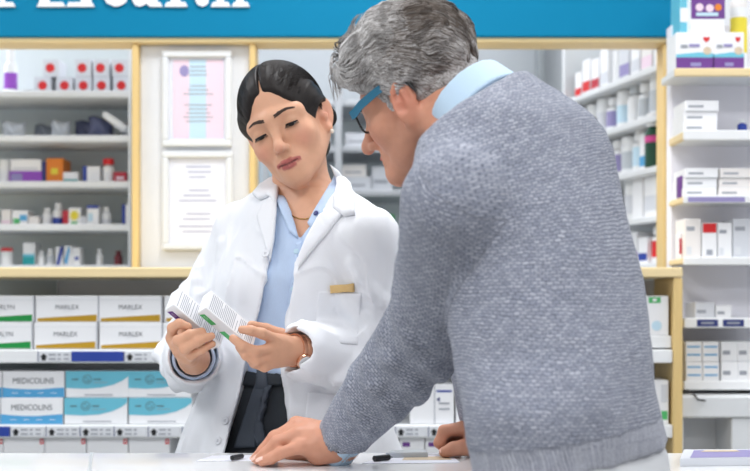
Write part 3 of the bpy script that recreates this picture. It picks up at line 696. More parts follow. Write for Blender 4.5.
def mesh_sdf(S, lo, hi, h, smooth=1):
    lo = np.array(lo, float); B = 8; n = np.ceil((np.array(hi) - lo) / (B * h)).astype(int)
    g = np.stack(np.meshgrid(*[np.arange(k) for k in n], indexing='ij'), -1).reshape(-1, 3)
    cen = lo + (g + .5) * B * h
    d = np.concatenate([S.ev(c) for c in np.array_split(cen, max(1, len(cen) // 200000))])
    g = g[np.abs(d) < B * h * .87 * 1.7 + .004]
    st = np.stack(np.meshgrid(*[np.arange(B + 1)] * 3, indexing='ij'), -1).reshape(-1, 3)
    NX, NY, NZ = (n * B + 4).tolist()
    vals = []
    for ch in np.array_split(g, max(1, len(g) // 400)):
        p = lo + (ch[:, None, :] * B + st[None]) * h
        vals.append(S.ev(p.reshape(-1, 3)).reshape(len(ch), B + 1, B + 1, B + 1))
    v = np.concatenate(vals); v[v == 0] = 1e-9
    ins = v < 0
    cor = [(a, b, c) for a in (0, 1) for b in (0, 1) for c in (0, 1)]
    sl = lambda a, arr: arr[:, a[0]:a[0] + B, a[1]:a[1] + B, a[2]:a[2] + B]
    cnt = sum(sl(a, ins).astype(np.int8) for a in cor)
    bi, i, j, k = np.nonzero((cnt > 0) & (cnt < 8))
    base = g[bi] * B + np.stack([i, j, k], 1)
    cv = np.stack([v[bi, i + a, j + b, k + c] for a, b, c in cor], 1)
    acc = np.zeros((len(bi), 3)); num = np.zeros(len(bi))
    for x in range(8):
        for y in range(x + 1, 8):
            df = [abs(cor[x][q] - cor[y][q]) for q in range(3)]
            if sum(df) != 1: continue
            m = (cv[:, x] < 0) != (cv[:, y] < 0)
            t = cv[:, x] / (cv[:, x] - cv[:, y] + 1e-20)
            pt = np.array(cor[x]) + t[:, None] * (np.array(cor[y]) - np.array(cor[x]))
            acc[m] += pt[m]; num[m] += 1
    V = lo + (base + acc / num[:, None]) * h
    key = (base[:, 0] * NY + base[:, 1]) * NZ + base[:, 2]
    o = np.argsort(key); ks = key[o]
    F = []
    for ax in range(3):
        e = [0, 0, 0]; e[ax] = 1
        s0, s1 = ins[:, :B, :B, :B], sl(e, ins)
        bi, i, j, k = np.nonzero(s0 != s1); fl = s0[bi, i, j, k]
        q = g[bi] * B + np.stack([i, j, k], 1); u, w = (ax + 1) % 3, (ax + 2) % 3
        ids = []; ok = np.ones(len(q), bool)
        for du, dw in ((-1, -1), (0, -1), (0, 0), (-1, 0)):
            r = q.copy(); r[:, u] += du; r[:, w] += dw
            kk = (r[:, 0] * NY + r[:, 1]) * NZ + r[:, 2]
            ps = np.clip(np.searchsorted(ks, kk), 0, len(ks) - 1); ok &= ks[ps] == kk; ids.append(o[ps])
        f = np.stack(ids, 1); f[~fl] = f[~fl][:, ::-1]; F.append(f[ok])
    F = np.concatenate(F)
    for _ in range(smooth):
        s = np.zeros_like(V); c = np.zeros(len(V))
        for a in range(4):
            b = (a + 1) % 4
            np.add.at(s, F[:, a], V[F[:, b]]); np.add.at(c, F[:, a], 1)
            np.add.at(s, F[:, b], V[F[:, a]]); np.add.at(c, F[:, b], 1)
        V = V * .5 + .5 * s / np.maximum(c, 1)[:, None]
    return V, F

def np_obj(name, V, F, mats, parent=None, mi=None, col=None, uv=None):
    me = bpy.data.meshes.new(name); F = np.asarray(F, np.int32)
    me.vertices.add(len(V)); me.vertices.foreach_set('co', np.asarray(V, np.float32).ravel())
    nl = F.shape[1]
    me.loops.add(F.size); me.loops.foreach_set('vertex_index', F.ravel())
    me.polygons.add(len(F)); me.polygons.foreach_set('loop_start', np.arange(0, F.size, nl, dtype=np.int32))
    me.polygons.foreach_set('use_smooth', np.ones(len(F), bool))
    for m in mats: me.materials.append(M[m])
    if mi is not None: me.polygons.foreach_set('material_index', np.asarray(mi, np.int32))
    me.update(calc_edges=True); me.validate()
    if col is not None:
        a = me.attributes.new('col', 'FLOAT_COLOR', 'POINT'); a.data.foreach_set('color', np.concatenate([col, np.ones((len(col), 1))], 1).astype(np.float32).ravel())
    if uv is not None:
        a = me.attributes.new('knit', 'FLOAT_VECTOR', 'POINT'); a.data.foreach_set('vector', np.concatenate([uv, np.zeros((len(uv), 1))], 1).astype(np.float32).ravel())
    o = bpy.data.objects.new(name, me); C.objects.link(o)
    if parent: o.parent = parent; o.location = -parent.location
    return o

def vnoise(p, seed=0):   # smooth value noise in 3D, -1..1
    i = np.floor(p).astype(np.int64); f = p - i; f = f * f * (3 - 2 * f); r = 0
    for a in (0, 1):
        for b in (0, 1):
            for c in (0, 1):
                hsh = ((i[:, 0] + a) * 374761393 + (i[:, 1] + b) * 668265263 + (i[:, 2] + c) * 2147483647 + seed * 974711) & 0xffffffff
                hsh = ((hsh ^ (hsh >> 13)) * 1274126177) & 0xffffffff
                w = (f[:, 0] if a else 1 - f[:, 0]) * (f[:, 1] if b else 1 - f[:, 1]) * (f[:, 2] if c else 1 - f[:, 2])
                r = r + w * (((hsh ^ (hsh >> 16)) & 0xffff) / 32767.5 - 1)
    return r

def poly_sd(pts):   # signed distance to an outline given in picture coordinates, scaled to metres at the point's depth
    q = np.array(pts, float)
    def fn(p):
        y = np.maximum(p[:, 1], .2); u = np.stack([CX + FP * p[:, 0] / y, HY - FP * (p[:, 2] - CZ) / y], 1)
        d = np.full(len(u), 1e9); s = np.zeros(len(u), bool)
        for i in range(len(q)):
            a, b = q[i], q[(i + 1) % len(q)]; e = b - a; w = u - a
            t = np.clip(w @ e / (e @ e + 1e-9), 0, 1); d = np.minimum(d, ((w - t[:, None] * e) ** 2).sum(1))
            c = (a[1] > u[:, 1]) != (b[1] > u[:, 1])
            with np.errstate(divide='ignore', invalid='ignore'): xi = a[0] + (u[:, 1] - a[1]) / (e[1] if e[1] else 1e-9) * e[0]
            s ^= c & (u[:, 0] < xi)
        return np.sqrt(d) * np.where(s, -1, 1) * y / FP
    return fn

def bvh_of(V, F): return BVHTree.FromPolygons([tuple(v) for v in V], [tuple(f) for f in F])
def patch(name, tree, pts, m, off=.003, th=.003, parent=None, cuts=5, bulge=0.0, roll=0.0, sgn=1):
    """a piece of cloth of the given outline lying on a surface, with its own thickness"""
    bm = bmesh.new(); vs = [bm.verts.new((a, b, 0)) for a, b in pts]; bm.faces.new(vs)
    bmesh.ops.triangulate(bm, faces=bm.faces)
    for _ in range(cuts):
        le = [e for e in bm.edges if e.calc_length() > 3.2]
        if not le: break
        bmesh.ops.subdivide_edges(bm, edges=le, cuts=1); bmesh.ops.triangulate(bm, faces=bm.faces)
    bm.verts.index_update(); q = [v.co.copy() for v in bm.verts]; F = [tuple(v.index for v in f.verts) for f in bm.faces]
    bd = [e for e in bm.edges if e.is_boundary]; B_ = [(e.verts[0].index, e.verts[1].index) for e in bd]
    rim = set(i for e in B_ for i in e)
    bm.free()
    cam_ = Vector((0, 0, CZ)); hit = []; last = 2.1
    for v in q:
        d = Vector(((v.x - CX) / FP, 1, (HY - v.y) / FP)).normalized()
        loc, nor, _, dist = tree.ray_cast(cam_, d)
        hit.append((loc, nor, d))
    nb = [set() for _ in q]
    for f in F:
        for a in range(3): nb[f[a]] |= {f[(a + 1) % 3], f[(a + 2) % 3]}
    nb = [list(x) for x in nb]
    ys = [h[0].y for h in hit if h[0] is not None]; my = sorted(ys)[len(ys) // 2]
    known = [h[0] is not None and abs(h[0].y - my) < .07 for h in hit]
    y = [h[0].y if k_ else my for h, k_ in zip(hit, known)]
    for _ in range(160):
        y = [v if k_ else sum(y[j] for j in nb[i]) / len(nb[i]) for i, (v, k_) in enumerate(zip(y, known))]
    for _ in range(4): y = [v * .5 + .5 * sum(y[j] for j in nb[i]) / len(nb[i]) for i, v in enumerate(y)]
    pos = [cam_ + h[2] * (v / h[2].y) for h, v in zip(hit, y)]
    nr = [Vector() for _ in q]
    for f in F:
        c_ = (pos[f[1]] - pos[f[0]]).cross(pos[f[2]] - pos[f[0]])
        if c_.y > 0: c_ = -c_
        for a in f: nr[a] += c_
    nr = [v.normalized() for v in nr]
    top = [p + v * (off * (1 if i not in rim else .75) + th) for i, (p, v) in enumerate(zip(pos, nr))]
    bot = [p + v * (off * .3) for p, v in zip(pos, nr)]
    n = len(q); V = [tuple(t) for t in top] + [tuple(t) for t in bot]
    FF = list(F) + [tuple(n + a for a in reversed(f)) for f in F]
    FF += [(a, b, n + b, n + a) for a, b in B_]
    b = MB(); b.add(V, FF, m); o = b.build(name, parent, smooth=True)
    if parent: o.location = -parent.location
    return o

def attr_mat(name, rough=.5, sss=0, bump=.1, bscale=300, spec=.4, aniso=None):
    m = bpy.data.materials.new(name); m.use_nodes = True; nt = m.node_tree; b = nt.nodes['Principled BSDF']
    a = nt.nodes.new('ShaderNodeAttribute'); a.attribute_name = 'col'
    tc = nt.nodes.new('ShaderNodeTexCoord')
    n = nt.nodes.new('ShaderNodeTexNoise'); n.inputs['Scale'].default_value = 90; n.inputs['Detail'].default_value = 5
    nt.links.new(tc.outputs['Object'], n.inputs['Vector'])
    mr = nt.nodes.new('ShaderNodeMapRange'); mr.inputs[3].default_value = .93; mr.inputs[4].default_value = 1.07; nt.links.new(n.outputs['Fac'], mr.inputs[0])
    mx = nt.nodes.new('ShaderNodeVectorMath'); mx.operation = 'SCALE'
    nt.links.new(a.outputs['Color'], mx.inputs[0]); nt.links.new(mr.outputs[0], mx.inputs['Scale'])
    nt.links.new(mx.outputs[0], b.inputs['Base Color'])
    b.inputs['Roughness'].default_value = rough; b.inputs['Specular IOR Level'].default_value = spec
    if sss: b.inputs['Subsurface Weight'].default_value = sss; b.inputs['Subsurface Radius'].default_value = (1, .35, .2); b.inputs['Subsurface Scale'].default_value = .006
    n2 = nt.nodes.new('ShaderNodeTexNoise'); n2.inputs['Scale'].default_value = bscale; n2.inputs['Detail'].default_value = 3
    nt.links.new(tc.outputs['Object'], n2.inputs['Vector'])
    bp = nt.nodes.new('ShaderNodeBump'); bp.inputs['Strength'].default_value = bump; bp.inputs['Distance'].default_value = .001
    nt.links.new(n2.outputs['Fac'], bp.inputs['Height']); nt.links.new(bp.outputs['Normal'], b.inputs['Normal'])
    M[name] = m
def strands(P_, r, col):
    """thin three-sided hairs: P_ (n, m, 3) paths, r (m) radii, col (n, 3) colours"""
    n, m = P_.shape[:2]; t = np.gradient(P_, axis=1); t /= np.linalg.norm(t, axis=2, keepdims=True) + 1e-9
    a = np.cross(t, A_(.3, .5, .8)); a /= np.linalg.norm(a, axis=2, keepdims=True) + 1e-9; b = np.cross(t, a)
    V = np.stack([P_ + (a * math.cos(q) + b * math.sin(q)) * r[None, :, None] for q in (0, 2.094, 4.189)], 2).reshape(-1, 3)
    i = np.arange(n)[:, None, None] * m * 3; j = np.arange(m - 1)[None, :, None] * 3; k = np.arange(3)[None, None, :]; k2 = (k + 1) % 3
    F = np.stack([i + j + k, i + j + k2, i + j + 3 + k2, i + j + 3 + k], -1).reshape(-1, 4)
    return V, F, np.repeat(col, m * 3, axis=0)
attr_mat('skin', .48, .12, .12, 350, .35)
attr_mat('hair_strands', .55, 0, 0, 300, .25)
mat('coat_cloth', (240, 242, 247), .75, noise=.015, bump=.10, bscale=420, sheen=.1, spec=.2)
mat('shirt_blue', (194, 213, 240), .7, noise=.05, scale=160, bump=.08, bscale=300, spec=.2, stretch=(4, 4, .4))
mat('trouser_black', (52, 56, 62), .75, noise=.06, bump=.1, bscale=300, spec=.2)
mat('sash_grey', (74, 80, 90), .7, noise=.06, bump=.1, bscale=300, spec=.2)
mat('dark_hair', (28, 22, 21), .5, noise=.2, scale=40, spec=.3)
mat('brow', (70, 52, 44), .7)
mat('lash', (20, 15, 14), .6)
mat('eye_white', (232, 228, 226), .2)
mat('iris', (46, 30, 22), .15)
mat('gold', (212, 172, 104), .25, metal=1)
mat('rose_gold', (226, 178, 150), .25, metal=1)
mat('badge_gold', (226, 190, 128), .35)
mat('watch_face', (240, 240, 240), .15)
mat('pearl', (236, 226, 214), .2)
mat('button', (232, 234, 240), .3)
mat('shoe', (30, 30, 32), .4)
mat('mans_shirt', (196, 220, 240), .7, noise=.03, bump=.08, bscale=300, spec=.2)
mat('mans_trouser', (206, 208, 212), .75, noise=.04, bump=.1, bscale=300, spec=.2)
mat('glasses_blue', (42, 110, 140), .25)
mat('nail', (240, 196, 180), .25)

def euler(yaw, pitch, roll):
    cy, sy, cp, sp_, cr, sr = [f(x) for x in map(math.radians, (yaw, pitch, roll)) for f in (math.cos, math.sin)]
    return np.array([[cy, -sy, 0], [sy, cy, 0], [0, 0, 1]]) @ np.array([[1, 0, 0], [0, cp, -sp_], [0, sp_, cp]]) @ np.array([[cr, 0, sr], [0, 1, 0], [-sr, 0, cr]])

class Head:   # head frame: x her left, y back, z up, origin at eye level between the ears
    def __init__(s, t, rot, sc, male=False): s.t, s.R, s.s, s.male = np.array(t, float), euler(*rot), sc, male
    def w(s, *q): return s.t + s.s * (s.R @ np.array(q, float))
    def loc(s, p): return ((p - s.t) @ s.R) / s.s
    def build(s, S):
        k = s.s; H = s.w; m = s.male
        def ell(c, r, kk, t='u', tilt=None):
            Rm = s.R if tilt is None else s.R @ tilt
            S.ell(H(*c), np.array(r) * k, Rm, kk * k, t)
        def cone(a, b, ra, rb, kk, t='u'): S.cone(H(*a), H(*b), ra * k, rb * k, kk * k, t)
        ell((0, .018, .030), (.073, .094, .086), .01)
        ell((0, -.022, -.040), (.059 if m else .0565, .058, .074 if m else .071), .03)
        for x in (-1, 1):
            jw = .060 if m else .052
            cone((x * jw, .006, -.050), (x * (.021 if m else .015), -.066, -.098 if m else -.096), .014 if m else .012, .016 if m else .013, .03)
            ell((x * .039, -.050, -.029), (.024, .024, .024) if m else (.022, .022, .022), .025)
            cone((x * .010, -.077, .017), (x * .047, -.056, .015), .0105, .010, .02)
        if m:
            cone((-.012, -.076, -.100), (.012, -.076, -.100), .019, .019, .02)
        else: cone((0, -.073, -.097), (0, -.075, -.097), .0160, .0160, .02)
        for x in (-1, 1): ell((x * .0320, -.0925, .0025), (.0185, .0150, .0105), .012, 's')
        # lids
        for x in (-1, 1):
            c = (x * .0315, -.0625, -.001)
            ell(c, (.0155, .0142, .0135), .004)
        nz = 1.18 if m else 1
        cone((0, -.077, .008), (0, -.098 - .008 * (nz - 1) * 5, -.032), .0082, .0085 * nz, .014)
        cone((0, -.1025 - .045 * (nz - 1), -.0375), (0, -.1035 - .045 * (nz - 1), -.0385), .0098 * nz, .0098 * nz, .008)
        for x in (-1, 1):
            cone((x * .0098 * nz, -.0935 - .02 * (nz - 1), -.0415), (x * .0105 * nz, -.090, -.0415), .0068 * nz, .006 * nz, .006)
            cone((x * .0055 * nz, -.1015 - .03 * (nz - 1), -.0495), (x * .007 * nz, -.094, -.0480), .0030 * nz, .0028 * nz, .003, 's')
        ell((0, -.0755, -.068), (.027, .0180, .022), .016)
        for x in (-1, 1):
            cone((0, -.0938, -.0668), (x * .009, -.0930, -.0655), .0036, .0040, .002)
            cone((x * .009, -.0925, -.0655), (x * .0230, -.0840, -.0690), .0042, .0016, .003)
            cone((0, -.0928, -.0760), (x * .010, -.0898, -.0752), .0050, .0046, .002)
            cone((x * .010, -.0898, -.0752), (x * .0222, -.0840, -.0697), .0048, .0016, .003)
            cone((0, -.0995, -.0712), (x * .019, -.0890, -.0698), .0025, .0010, .0010, 's')
        for x in (-1, 1):   # ears
            tl = euler(x * (24 if m else -34), -16, x * 6)
            e = 1.22 if m else 1
            ell((x * (.0800 if m else .0780), .018 if m else .016, -.010), (.0058, .0165 * e, .0300 * e), .005, tilt=tl)
            ell((x * (.0870 if m else .0840), .0165 if m else .0125, -.006), (.0085 if m else .0066, .0118 * e, .0210 * e), .004, 's', tl)
            cone((x * .0785, .0075, -.012), (x * .076, .004, -.018), .0042, .0042, .005)
            cone((x * .081, .021, .002), (x * .0795, .0185, -.020), .0028, .0028, .005)
            cone((x * .0735, .008, -.037 * e), (x * .0735, .007, -.038 * e), .0070, .0070, .007)
    def skin_colour(s, V, base, lip, blush):
        q = s.loc(V); col = np.tile(np.array(lin(*base)[:3]), (len(V), 1))
        def seg(a, b):
            a, b = A_(*a), A_(*b); t = np.clip((q - a) @ (b - a) / ((b - a) @ (b - a)), 0, 1); return np.linalg.norm(q - a - t[:, None] * (b - a), axis=1)
        d = np.full(len(V), 1.0)
        for x in (-1, 1):
            for a, b, w in (((0, -.0938, -.0668), (x * .009, -.0930, -.0655), .0040), ((x * .009, -.0930, -.0655), (x * .0228, -.0840, -.0690), .0032), ((0, -.0928, -.0760), (x * .010, -.0898, -.0752), .0050), ((x * .010, -.0898, -.0752), (x * .0220, -.0840, -.0697), .0034)):
                d = np.minimum(d, seg(a, b) - w)
        f = np.clip(.5 - (d - .0008) / .0014, 0, 1)[:, None] * .85 * ((q[:, 1] < -.07) & (np.abs(q[:, 0]) < .0250))[:, None]
        ck = sum(np.exp(-((q - A_(x * .040, -.068, -.036)) ** 2).sum(1) / .018 ** 2) for x in (-1, 1)) + .8 * np.exp(-((q - A_(0, -.108, -.040)) ** 2).sum(1) / .011 ** 2)
        ear = sum(np.exp(-((q - A_(x * .078, .014, -.01)) ** 2).sum(1) / .026 ** 2) for x in (-1, 1)) * .8
        ck = np.clip(ck + ear, 0, 1)[:, None]
        col = col + (np.array(lin(*blush)[:3]) - col) * ck * .55
        col = col + (np.array(lin(*lip)[:3]) - col) * f
        sl_ = np.minimum(seg((0, -.0975, -.0712), (.018, -.0885, -.0699)), seg((0, -.0975, -.0712), (-.018, -.0885, -.0699)))
        g = np.clip((.0034 - sl_) / .0008, 0, 1)[:, None] * (np.abs(q[:, 2] + .0712 - .0013 * np.clip(np.abs(q[:, 0]) / .018, 0, 1)) < .0016)[:, None]
        return col + (np.array(lin(92, 40, 42)[:3]) - col) * g * .8

def hand(S, wrist, wr, fingers, thumb, fr, palm_k=.012):
    """fingers: four chains of joints from knuckle to tip; thumb: chain from its root"""
    for i, f in enumerate(fingers):
        r = fr[i]
        S.cone(wrist, f[0], wr * .78, r * 1.22, palm_k)
        S.chain(f, [r * 1.18, r * 1.08, r * .98, r * .84], .006)
        if i: S.cone(f[0] * .75 + wrist * .25, fingers[i - 1][0] * .75 + wrist * .25, r * 1.25, r * 1.25, .01)
    S.cone(wrist, thumb[0], wr * .75, fr[4] * 1.5, palm_k); S.chain(thumb, [fr[4] * 1.5, fr[4] * 1.18, fr[4] * 1.05, fr[4] * .85], .008)

def nails(parent, tips, cam_bias=(0, -1, .6), size=.0062):
    for (dip, tip, up) in tips:
        d = (tip - dip) / np.linalg.norm(tip - dip); u = np.array(up, float); u = u - d * (u @ d); u /= np.linalg.norm(u); sd_ = np.cross(d, u)
        b = MB(); V, F = [], []
        for i in range(5):
            for j in range(5):
                a, c = (i / 4 - .5) * 2, (j / 4 - .5) * 2
                w = size * .62 * math.sqrt(max(0, 1 - .45 * max(0, c) ** 4 - .3 * max(0, -c) ** 3))
                V.append(tip + d * (c * size * .75 + .0005) + sd_ * (a * w) + u * (size * (.98 - .28 * a * a - .10 * max(c, 0))))
        for i in range(4):
            for j in range(4): F.append((i * 5 + j, i * 5 + 5 + j, i * 5 + 6 + j, i * 5 + 1 + j))
        b.add(V, F, 'nail'); o = b.build('fingernail', parent, smooth=True); o.location = -parent.location

# ================================================================== the pharmacist
LF, FW = A_(.8, -.6, 0), A_(-.6, -.8, 0)          # her left and her front
TH = math.atan2(-.6, .8)
def wc(z): return np.interp(z, [.85, 1.03, 1.20, 1.34], [-.165, -.156, -.145, -.133]), np.interp(z, [.85, 1.03, 1.2, 1.34], [2.305, 2.305, 2.292, 2.275])
def lev(rows, grow=0, dz=0):
    out = []
    for z, a, b, *f in rows:
        cx, cy = wc(z); fo = f[0] if f else 0
        out.append((z, cx + FW[0] * fo, cy + FW[1] * fo, a + grow, b + grow, TH))
    return out
HW = Head((-.160, 2.25, 1.4845), (-12, 11, -22), .945)
hw = HW.w
woman = empty('person', (-.15, 2.30, 0), 0, 'young woman in a white coat with dark parted hair, reading two small boxes', 'person')
RS, RE, RWr = P(240, 233, 2.34), P(191, 352, 2.37), P(194, 359, 2.105)
LS, LE, LW = P(368, 240, 2.165), P(371, 364, 2.215), P(301, 351, 2.065)
NB = A_(-.133, 2.285, 1.355)
torso = [(.95, .155, .105), (1.03, .120, .085), (1.12, .125, .092), (1.21, .138, .104, .012), (1.28, .142, .088), (1.325, .125, .066), (1.36, .07, .05)]
# hands, knuckle to tip
rf = [[P(172, 338, 2.035), P(172.5, 328, 2.012), P(179, 323.5, 2.003), P(188, 326.5, 2.006)],
      [P(176.5, 346, 2.03), P(178, 340.5, 2.000), P(190, 334.5, 1.995), P(202, 331.5, 2.004)],
      [P(182, 353, 2.03), P(184.5, 349, 1.998), P(198, 341.5, 1.993), P(211.5, 336, 2.006)],
      [P(189, 359, 2.04), P(191, 355.5, 2.012), P(202, 349.5, 2.005), P(212.5, 344, 2.012)]]
rt = [P(184, 346, 2.075), P(183, 330, 2.085), P(188, 318, 2.08), P(194, 309, 2.068)]
lf_ = [[P(277, 340, 2.028), P(262, 333.5, 2.004), P(251, 330.5, 1.998), P(242, 329.5, 1.997)],
       [P(273.5, 348.5, 2.026), P(256, 351.5, 2.000), P(243.5, 346.5, 1.995), P(233, 338.5, 1.999)],
       [P(274, 356.5, 2.030), P(257, 361.5, 2.006), P(246, 355.5, 2.000), P(239, 347, 2.006)],
       [P(278, 362, 2.038), P(264.5, 367.5, 2.018), P(254, 364, 2.012), P(247, 357, 2.014)]]
lt = [P(291, 346, 2.072), P(281, 334.5, 2.072), P(266, 329, 2.062), P(251.5, 325, 2.048)]
S = SDF()
HW.build(S)
S.cone(hw(0, .038, -.045), NB + A_(.004, .012, -.005), .043, .049, .014)
S.loft(lev(torso), .03)
for sh, sg in ((RS, -1), (LS, 1)):
    S.cone(NB + LF * sg * .03 + A_(0, 0, .005), sh + A_(0, 0, -.005), .034, .042, .03)
    S.cone(NB + FW * .030 + LF * sg * .012 + A_(0, 0, -.040), NB + LF * sg * .10 + FW * .022 + A_(0, 0, -.018), .010, .010, .018)     # collar bones
    S.cone(hw(sg * .052, .034, -.045), NB + FW * .034 + LF * sg * .010 + A_(0, 0, -.035), .011, .007, .018)                       # neck muscle
for a, b, c in ((RS, RE, RWr), (LS, LE, LW)):
    S.cone(a, b, .043, .036, .02); S.cone(b, c, .036, .0245, .01)
hand(S, RWr, .0245, rf, rt, [.0078, .0080, .0076, .0068, .0086])
hand(S, LW, .0245, lf_, lt, [.0080, .0082, .0077, .0068, .0088])
V, F = mesh_sdf(S, (-.47, 1.95, .93), (.12, 2.5, 1.64), .0022, 1)
body = np_obj('body', V, F, ['skin'], woman, col=HW.skin_colour(V, (220, 168, 138), (172, 80, 84), (224, 150, 130)))
skin_tree = bvh_of(V, F)

# eyes, lashes, brows
for x in (-1, 1):
    c = (x * .0315, -.0665, -.001)
    def rim(t, z0=-.0045, o=.0004):    # along the lid edge, outer to inner corner
        a = (t - .5) * 2; return hw(x * .0315 + x * a * .0145, -.0768 - o + .0058 * a * a + x * 0, z0 - .0010 * (1 - a * a) - .0008 * a)
    eb = MB(); V_, F_ = [], []
    for i in range(9):     # the thin sliver of eye below the lowered lid
        t = .1 + .8 * i / 8; p = rim(t, -.0046, .0002); q = rim(t, -.0046 - .0046 * math.sin(math.pi * i / 8), .0000)
        V_ += [tuple(p), tuple(q)]
    F_ = [(2 * i, 2 * i + 1, 2 * i + 3, 2 * i + 2) for i in range(8)]
    eb.add(V_, F_[:2] + F_[6:], 'eye_white'); eb.add(V_, F_[2:6], 'iris')
    o = eb.build('eye', woman, smooth=True); o.location = -woman.location
    lb = MB().tube([rim(t, -.0040, .0012) for t in np.linspace(.04, .96, 14)], [.0006 + .0014 * math.sin(math.pi * t) ** .6 for t in np.linspace(.03, .97, 14)], 'lash', 6)
    for t in np.linspace(.05, .95, 16):
        p = rim(t, -.0042, .0012); tip = rim(t + (t - .5) * -.12 * -1, -.0105, .0066); lb.tube([p, (p + tip) / 2 + (hw(0, -.0012, -.0008) - hw(0, 0, 0)), tip], [.0006, .0005, .0002], 'lash', 4)
    o = lb.build('eyelashes', woman, smooth=True); o.location = -woman.location
    # brow: short overlapping hairs laid on the skin
    bb = MB(); rg = random.Random(3)
    for i in range(200):
        t = rg.random(); wd = .0031 * (1 - .75 * t ** 1.5)
        a = x * (.0125 + .037 * t); zz = .0185 + .0040 * math.sin(min(1, t * 1.15) * math.pi * .62) - .0035 * max(0, t - .65) * 2 + rg.uniform(-1, 1) * wd
        pr = hw(a, -.14, zz); dr = Vector(hw(a * .9, 0, zz) - pr).normalized()
        h_, n_, _, _ = skin_tree.ray_cast(Vector(pr), dr)
        if h_ is None: continue
        d = Vector(hw(x * .006, .001, .0016 - .0034 * t + rg.uniform(-.0006, .0006)) - hw(0, 0, 0)); d -= n_ * d.dot(n_)
        bb.tube([h_ - d * .4 + n_ * .0002, h_ + n_ * .0009, h_ + d * .6 + n_ * .0005], [.0005, .00055, .0002], 'brow', 4)
    o = bb.build('eyebrow', woman, smooth=True); o.location = -woman.location

# hair: combed flat from a centre parting to a low knot
S = SDF(); k = HW.s; R_h = HW.R
S.ell(hw(0, .021, .033), A_(.0815, .1010, .0940) * k, R_h, .0)
for x in (-1, 1): S.cone(hw(x * .060, -.008, .030), hw(x * .066, .040, -.015), .020, .022, .02)
S.cone(hw(0, .05, -.02), hw(0, .085, -.05), .045, .03, .02)
S.ball(hw(0, .118, -.050), .034, .012)
S.ell(hw(0, -.106, -.024), A_(.0675, .087, .0850) * k, R_h, .006, 's')
S.cone(hw(0, -.100, .015), hw(0, -.092, .078), .058 * k, .018 * k, .022, 's')
for x in (-1, 1):
    S.ell(hw(x * .098, .004, -.026), A_(.044, .034, .042) * k, R_h, .006, 's')      # clear of the ears
    S.ell(hw(x * .045, -.035, -.085), A_(.05, .06, .06) * k, R_h, .006, 's')
def hair_disp(p):
    q = HW.loc(p); az = np.arctan2(q[:, 0], q[:, 2] + .05)
    return .011 * np.exp(-(q[:, 0] / .0017) ** 2) * np.clip((.02 - q[:, 1]) / .02, 0, 1) * (q[:, 2] > .06) + .00025 * np.sin(az * 46 + 1.5 * np.sin(q[:, 1] * 60)) + .0002 * np.sin(az * 103 + q[:, 1] * 30)
S.disp(hair_disp)
V, F = mesh_sdf(S, tuple(HW.t - .16), tuple(HW.t + .18), .0020, 1)
hair = np_obj('hair', V, F, ['dark_hair'], woman)
rg = np.random.default_rng(11); N = 2600
az = rg.uniform(-1.5, 1.5, N); y0 = rg.uniform(-.075, .03, N); pts = []
for j in range(8):
    y = y0 + j * .014; rr = np.sqrt(np.maximum(0, 1 - ((y - .021) / .1010) ** 2)); a2 = az * (1 + .08 * j)
    pts.append(np.stack([.0818 * rr * np.sin(a2), y, .033 + .0943 * rr * np.cos(a2)], 1))
pts = np.stack(pts, 1); q0 = pts[:, 0]
ok = (np.abs(az) > .07) & ((((q0 - A_(0, -.106, -.024)) / A_(.0675, .087, .085)) ** 2).sum(1) > 1.10) & ~((q0[:, 1] < -.025) & (np.abs(q0[:, 0]) < .024 + .8 * np.maximum(0, .082 - q0[:, 2])))
pts = pts[ok]; N = len(pts)
wp = HW.t + HW.s * (pts.reshape(-1, 3) @ HW.R.T)
Vh, Fh, Ch = strands(wp.reshape(N, 8, 3), np.array([.0003, .0005, .0006, .0006, .0006, .0005, .0004, .0002]), np.array(lin(30, 23, 22)[:3]) * rg.uniform(.5, 1.15, (N, 1)))
o = np_obj('hair_strands', Vh, Fh, ['hair_strands'], None, col=Ch); o.parent = hair
# earring, necklace
for x in (1,):
    e = MB().lathe([(.0005, -.0042), (.003, -.003), (.0042, 0), (.003, .003), (.0005, .0042)], 'pearl', n=12)
    o = e.build('earring', woman, smooth=True); o.location = Vector(hw(x * .0775, .002, -.046)) - woman.location
nk = []
for t in np.linspace(0, 1, 40):
    px = 279 + (334 - 279) * t; py = 197 + (187 - 197) * t + 27 * (1 - (2 * t - 1) ** 2) ** .8
    d = Vector(((px - CX) / FP, 1, (HY - py) / FP)).normalized()
    h_, n_, _, _ = skin_tree.ray_cast(Vector((0, 0, CZ)), d)
    if h_ is not None: nk.append(h_ + n_ * .0012)
o = MB().tube(nk, .0011, 'gold', 6).build('necklace', woman, smooth=True); o.location = -woman.location

# blue shirt
def fold(p, sc, seed, st=(1, 1, .25)):
    return vnoise(p * np.array(st) * sc, seed)
S = SDF(); S.loft(lev([(z, a + .007, b + .007, *f) for z, a, b, *f in torso if z < 1.35] + [(1.352, .085, .062)]), .03)
for sh, sg in ((RS, -1), (LS, 1)): S.cone(NB + LF * sg * .045 + A_(0, 0, -.004), sh, .030, .046, .03)
S.op(poly_sd([(279, 176), (281, 196), (288, 214), (299.5, 241), (310, 226), (324, 206), (338, 178), (330, 120), (285, 120)]), (-.13, 2.2, 1.35), .25, .004, 's')
S.disp(lambda p: .0022 * fold(p, 34, 4, (1, 1, .35)) + .0010 * fold(p, 80, 5, (1, 1, .5)))
V, F = mesh_sdf(S, (-.42, 2.05, .96), (.12, 2.5, 1.42), .0030, 1)
shirt = np_obj('shirt', V, F, ['shirt_blue'], woman); shirt_tree = bvh_of(V, F)
both = SDF()
def add_patch(name, tree, pts, m, parent=woman, **kw):
    o = patch(name, tree, pts, m, parent=None, **kw)
    return o
def under(o, parent, root):
    o.parent = parent; o.location = -root.location if parent is root else (0, 0, 0); return o
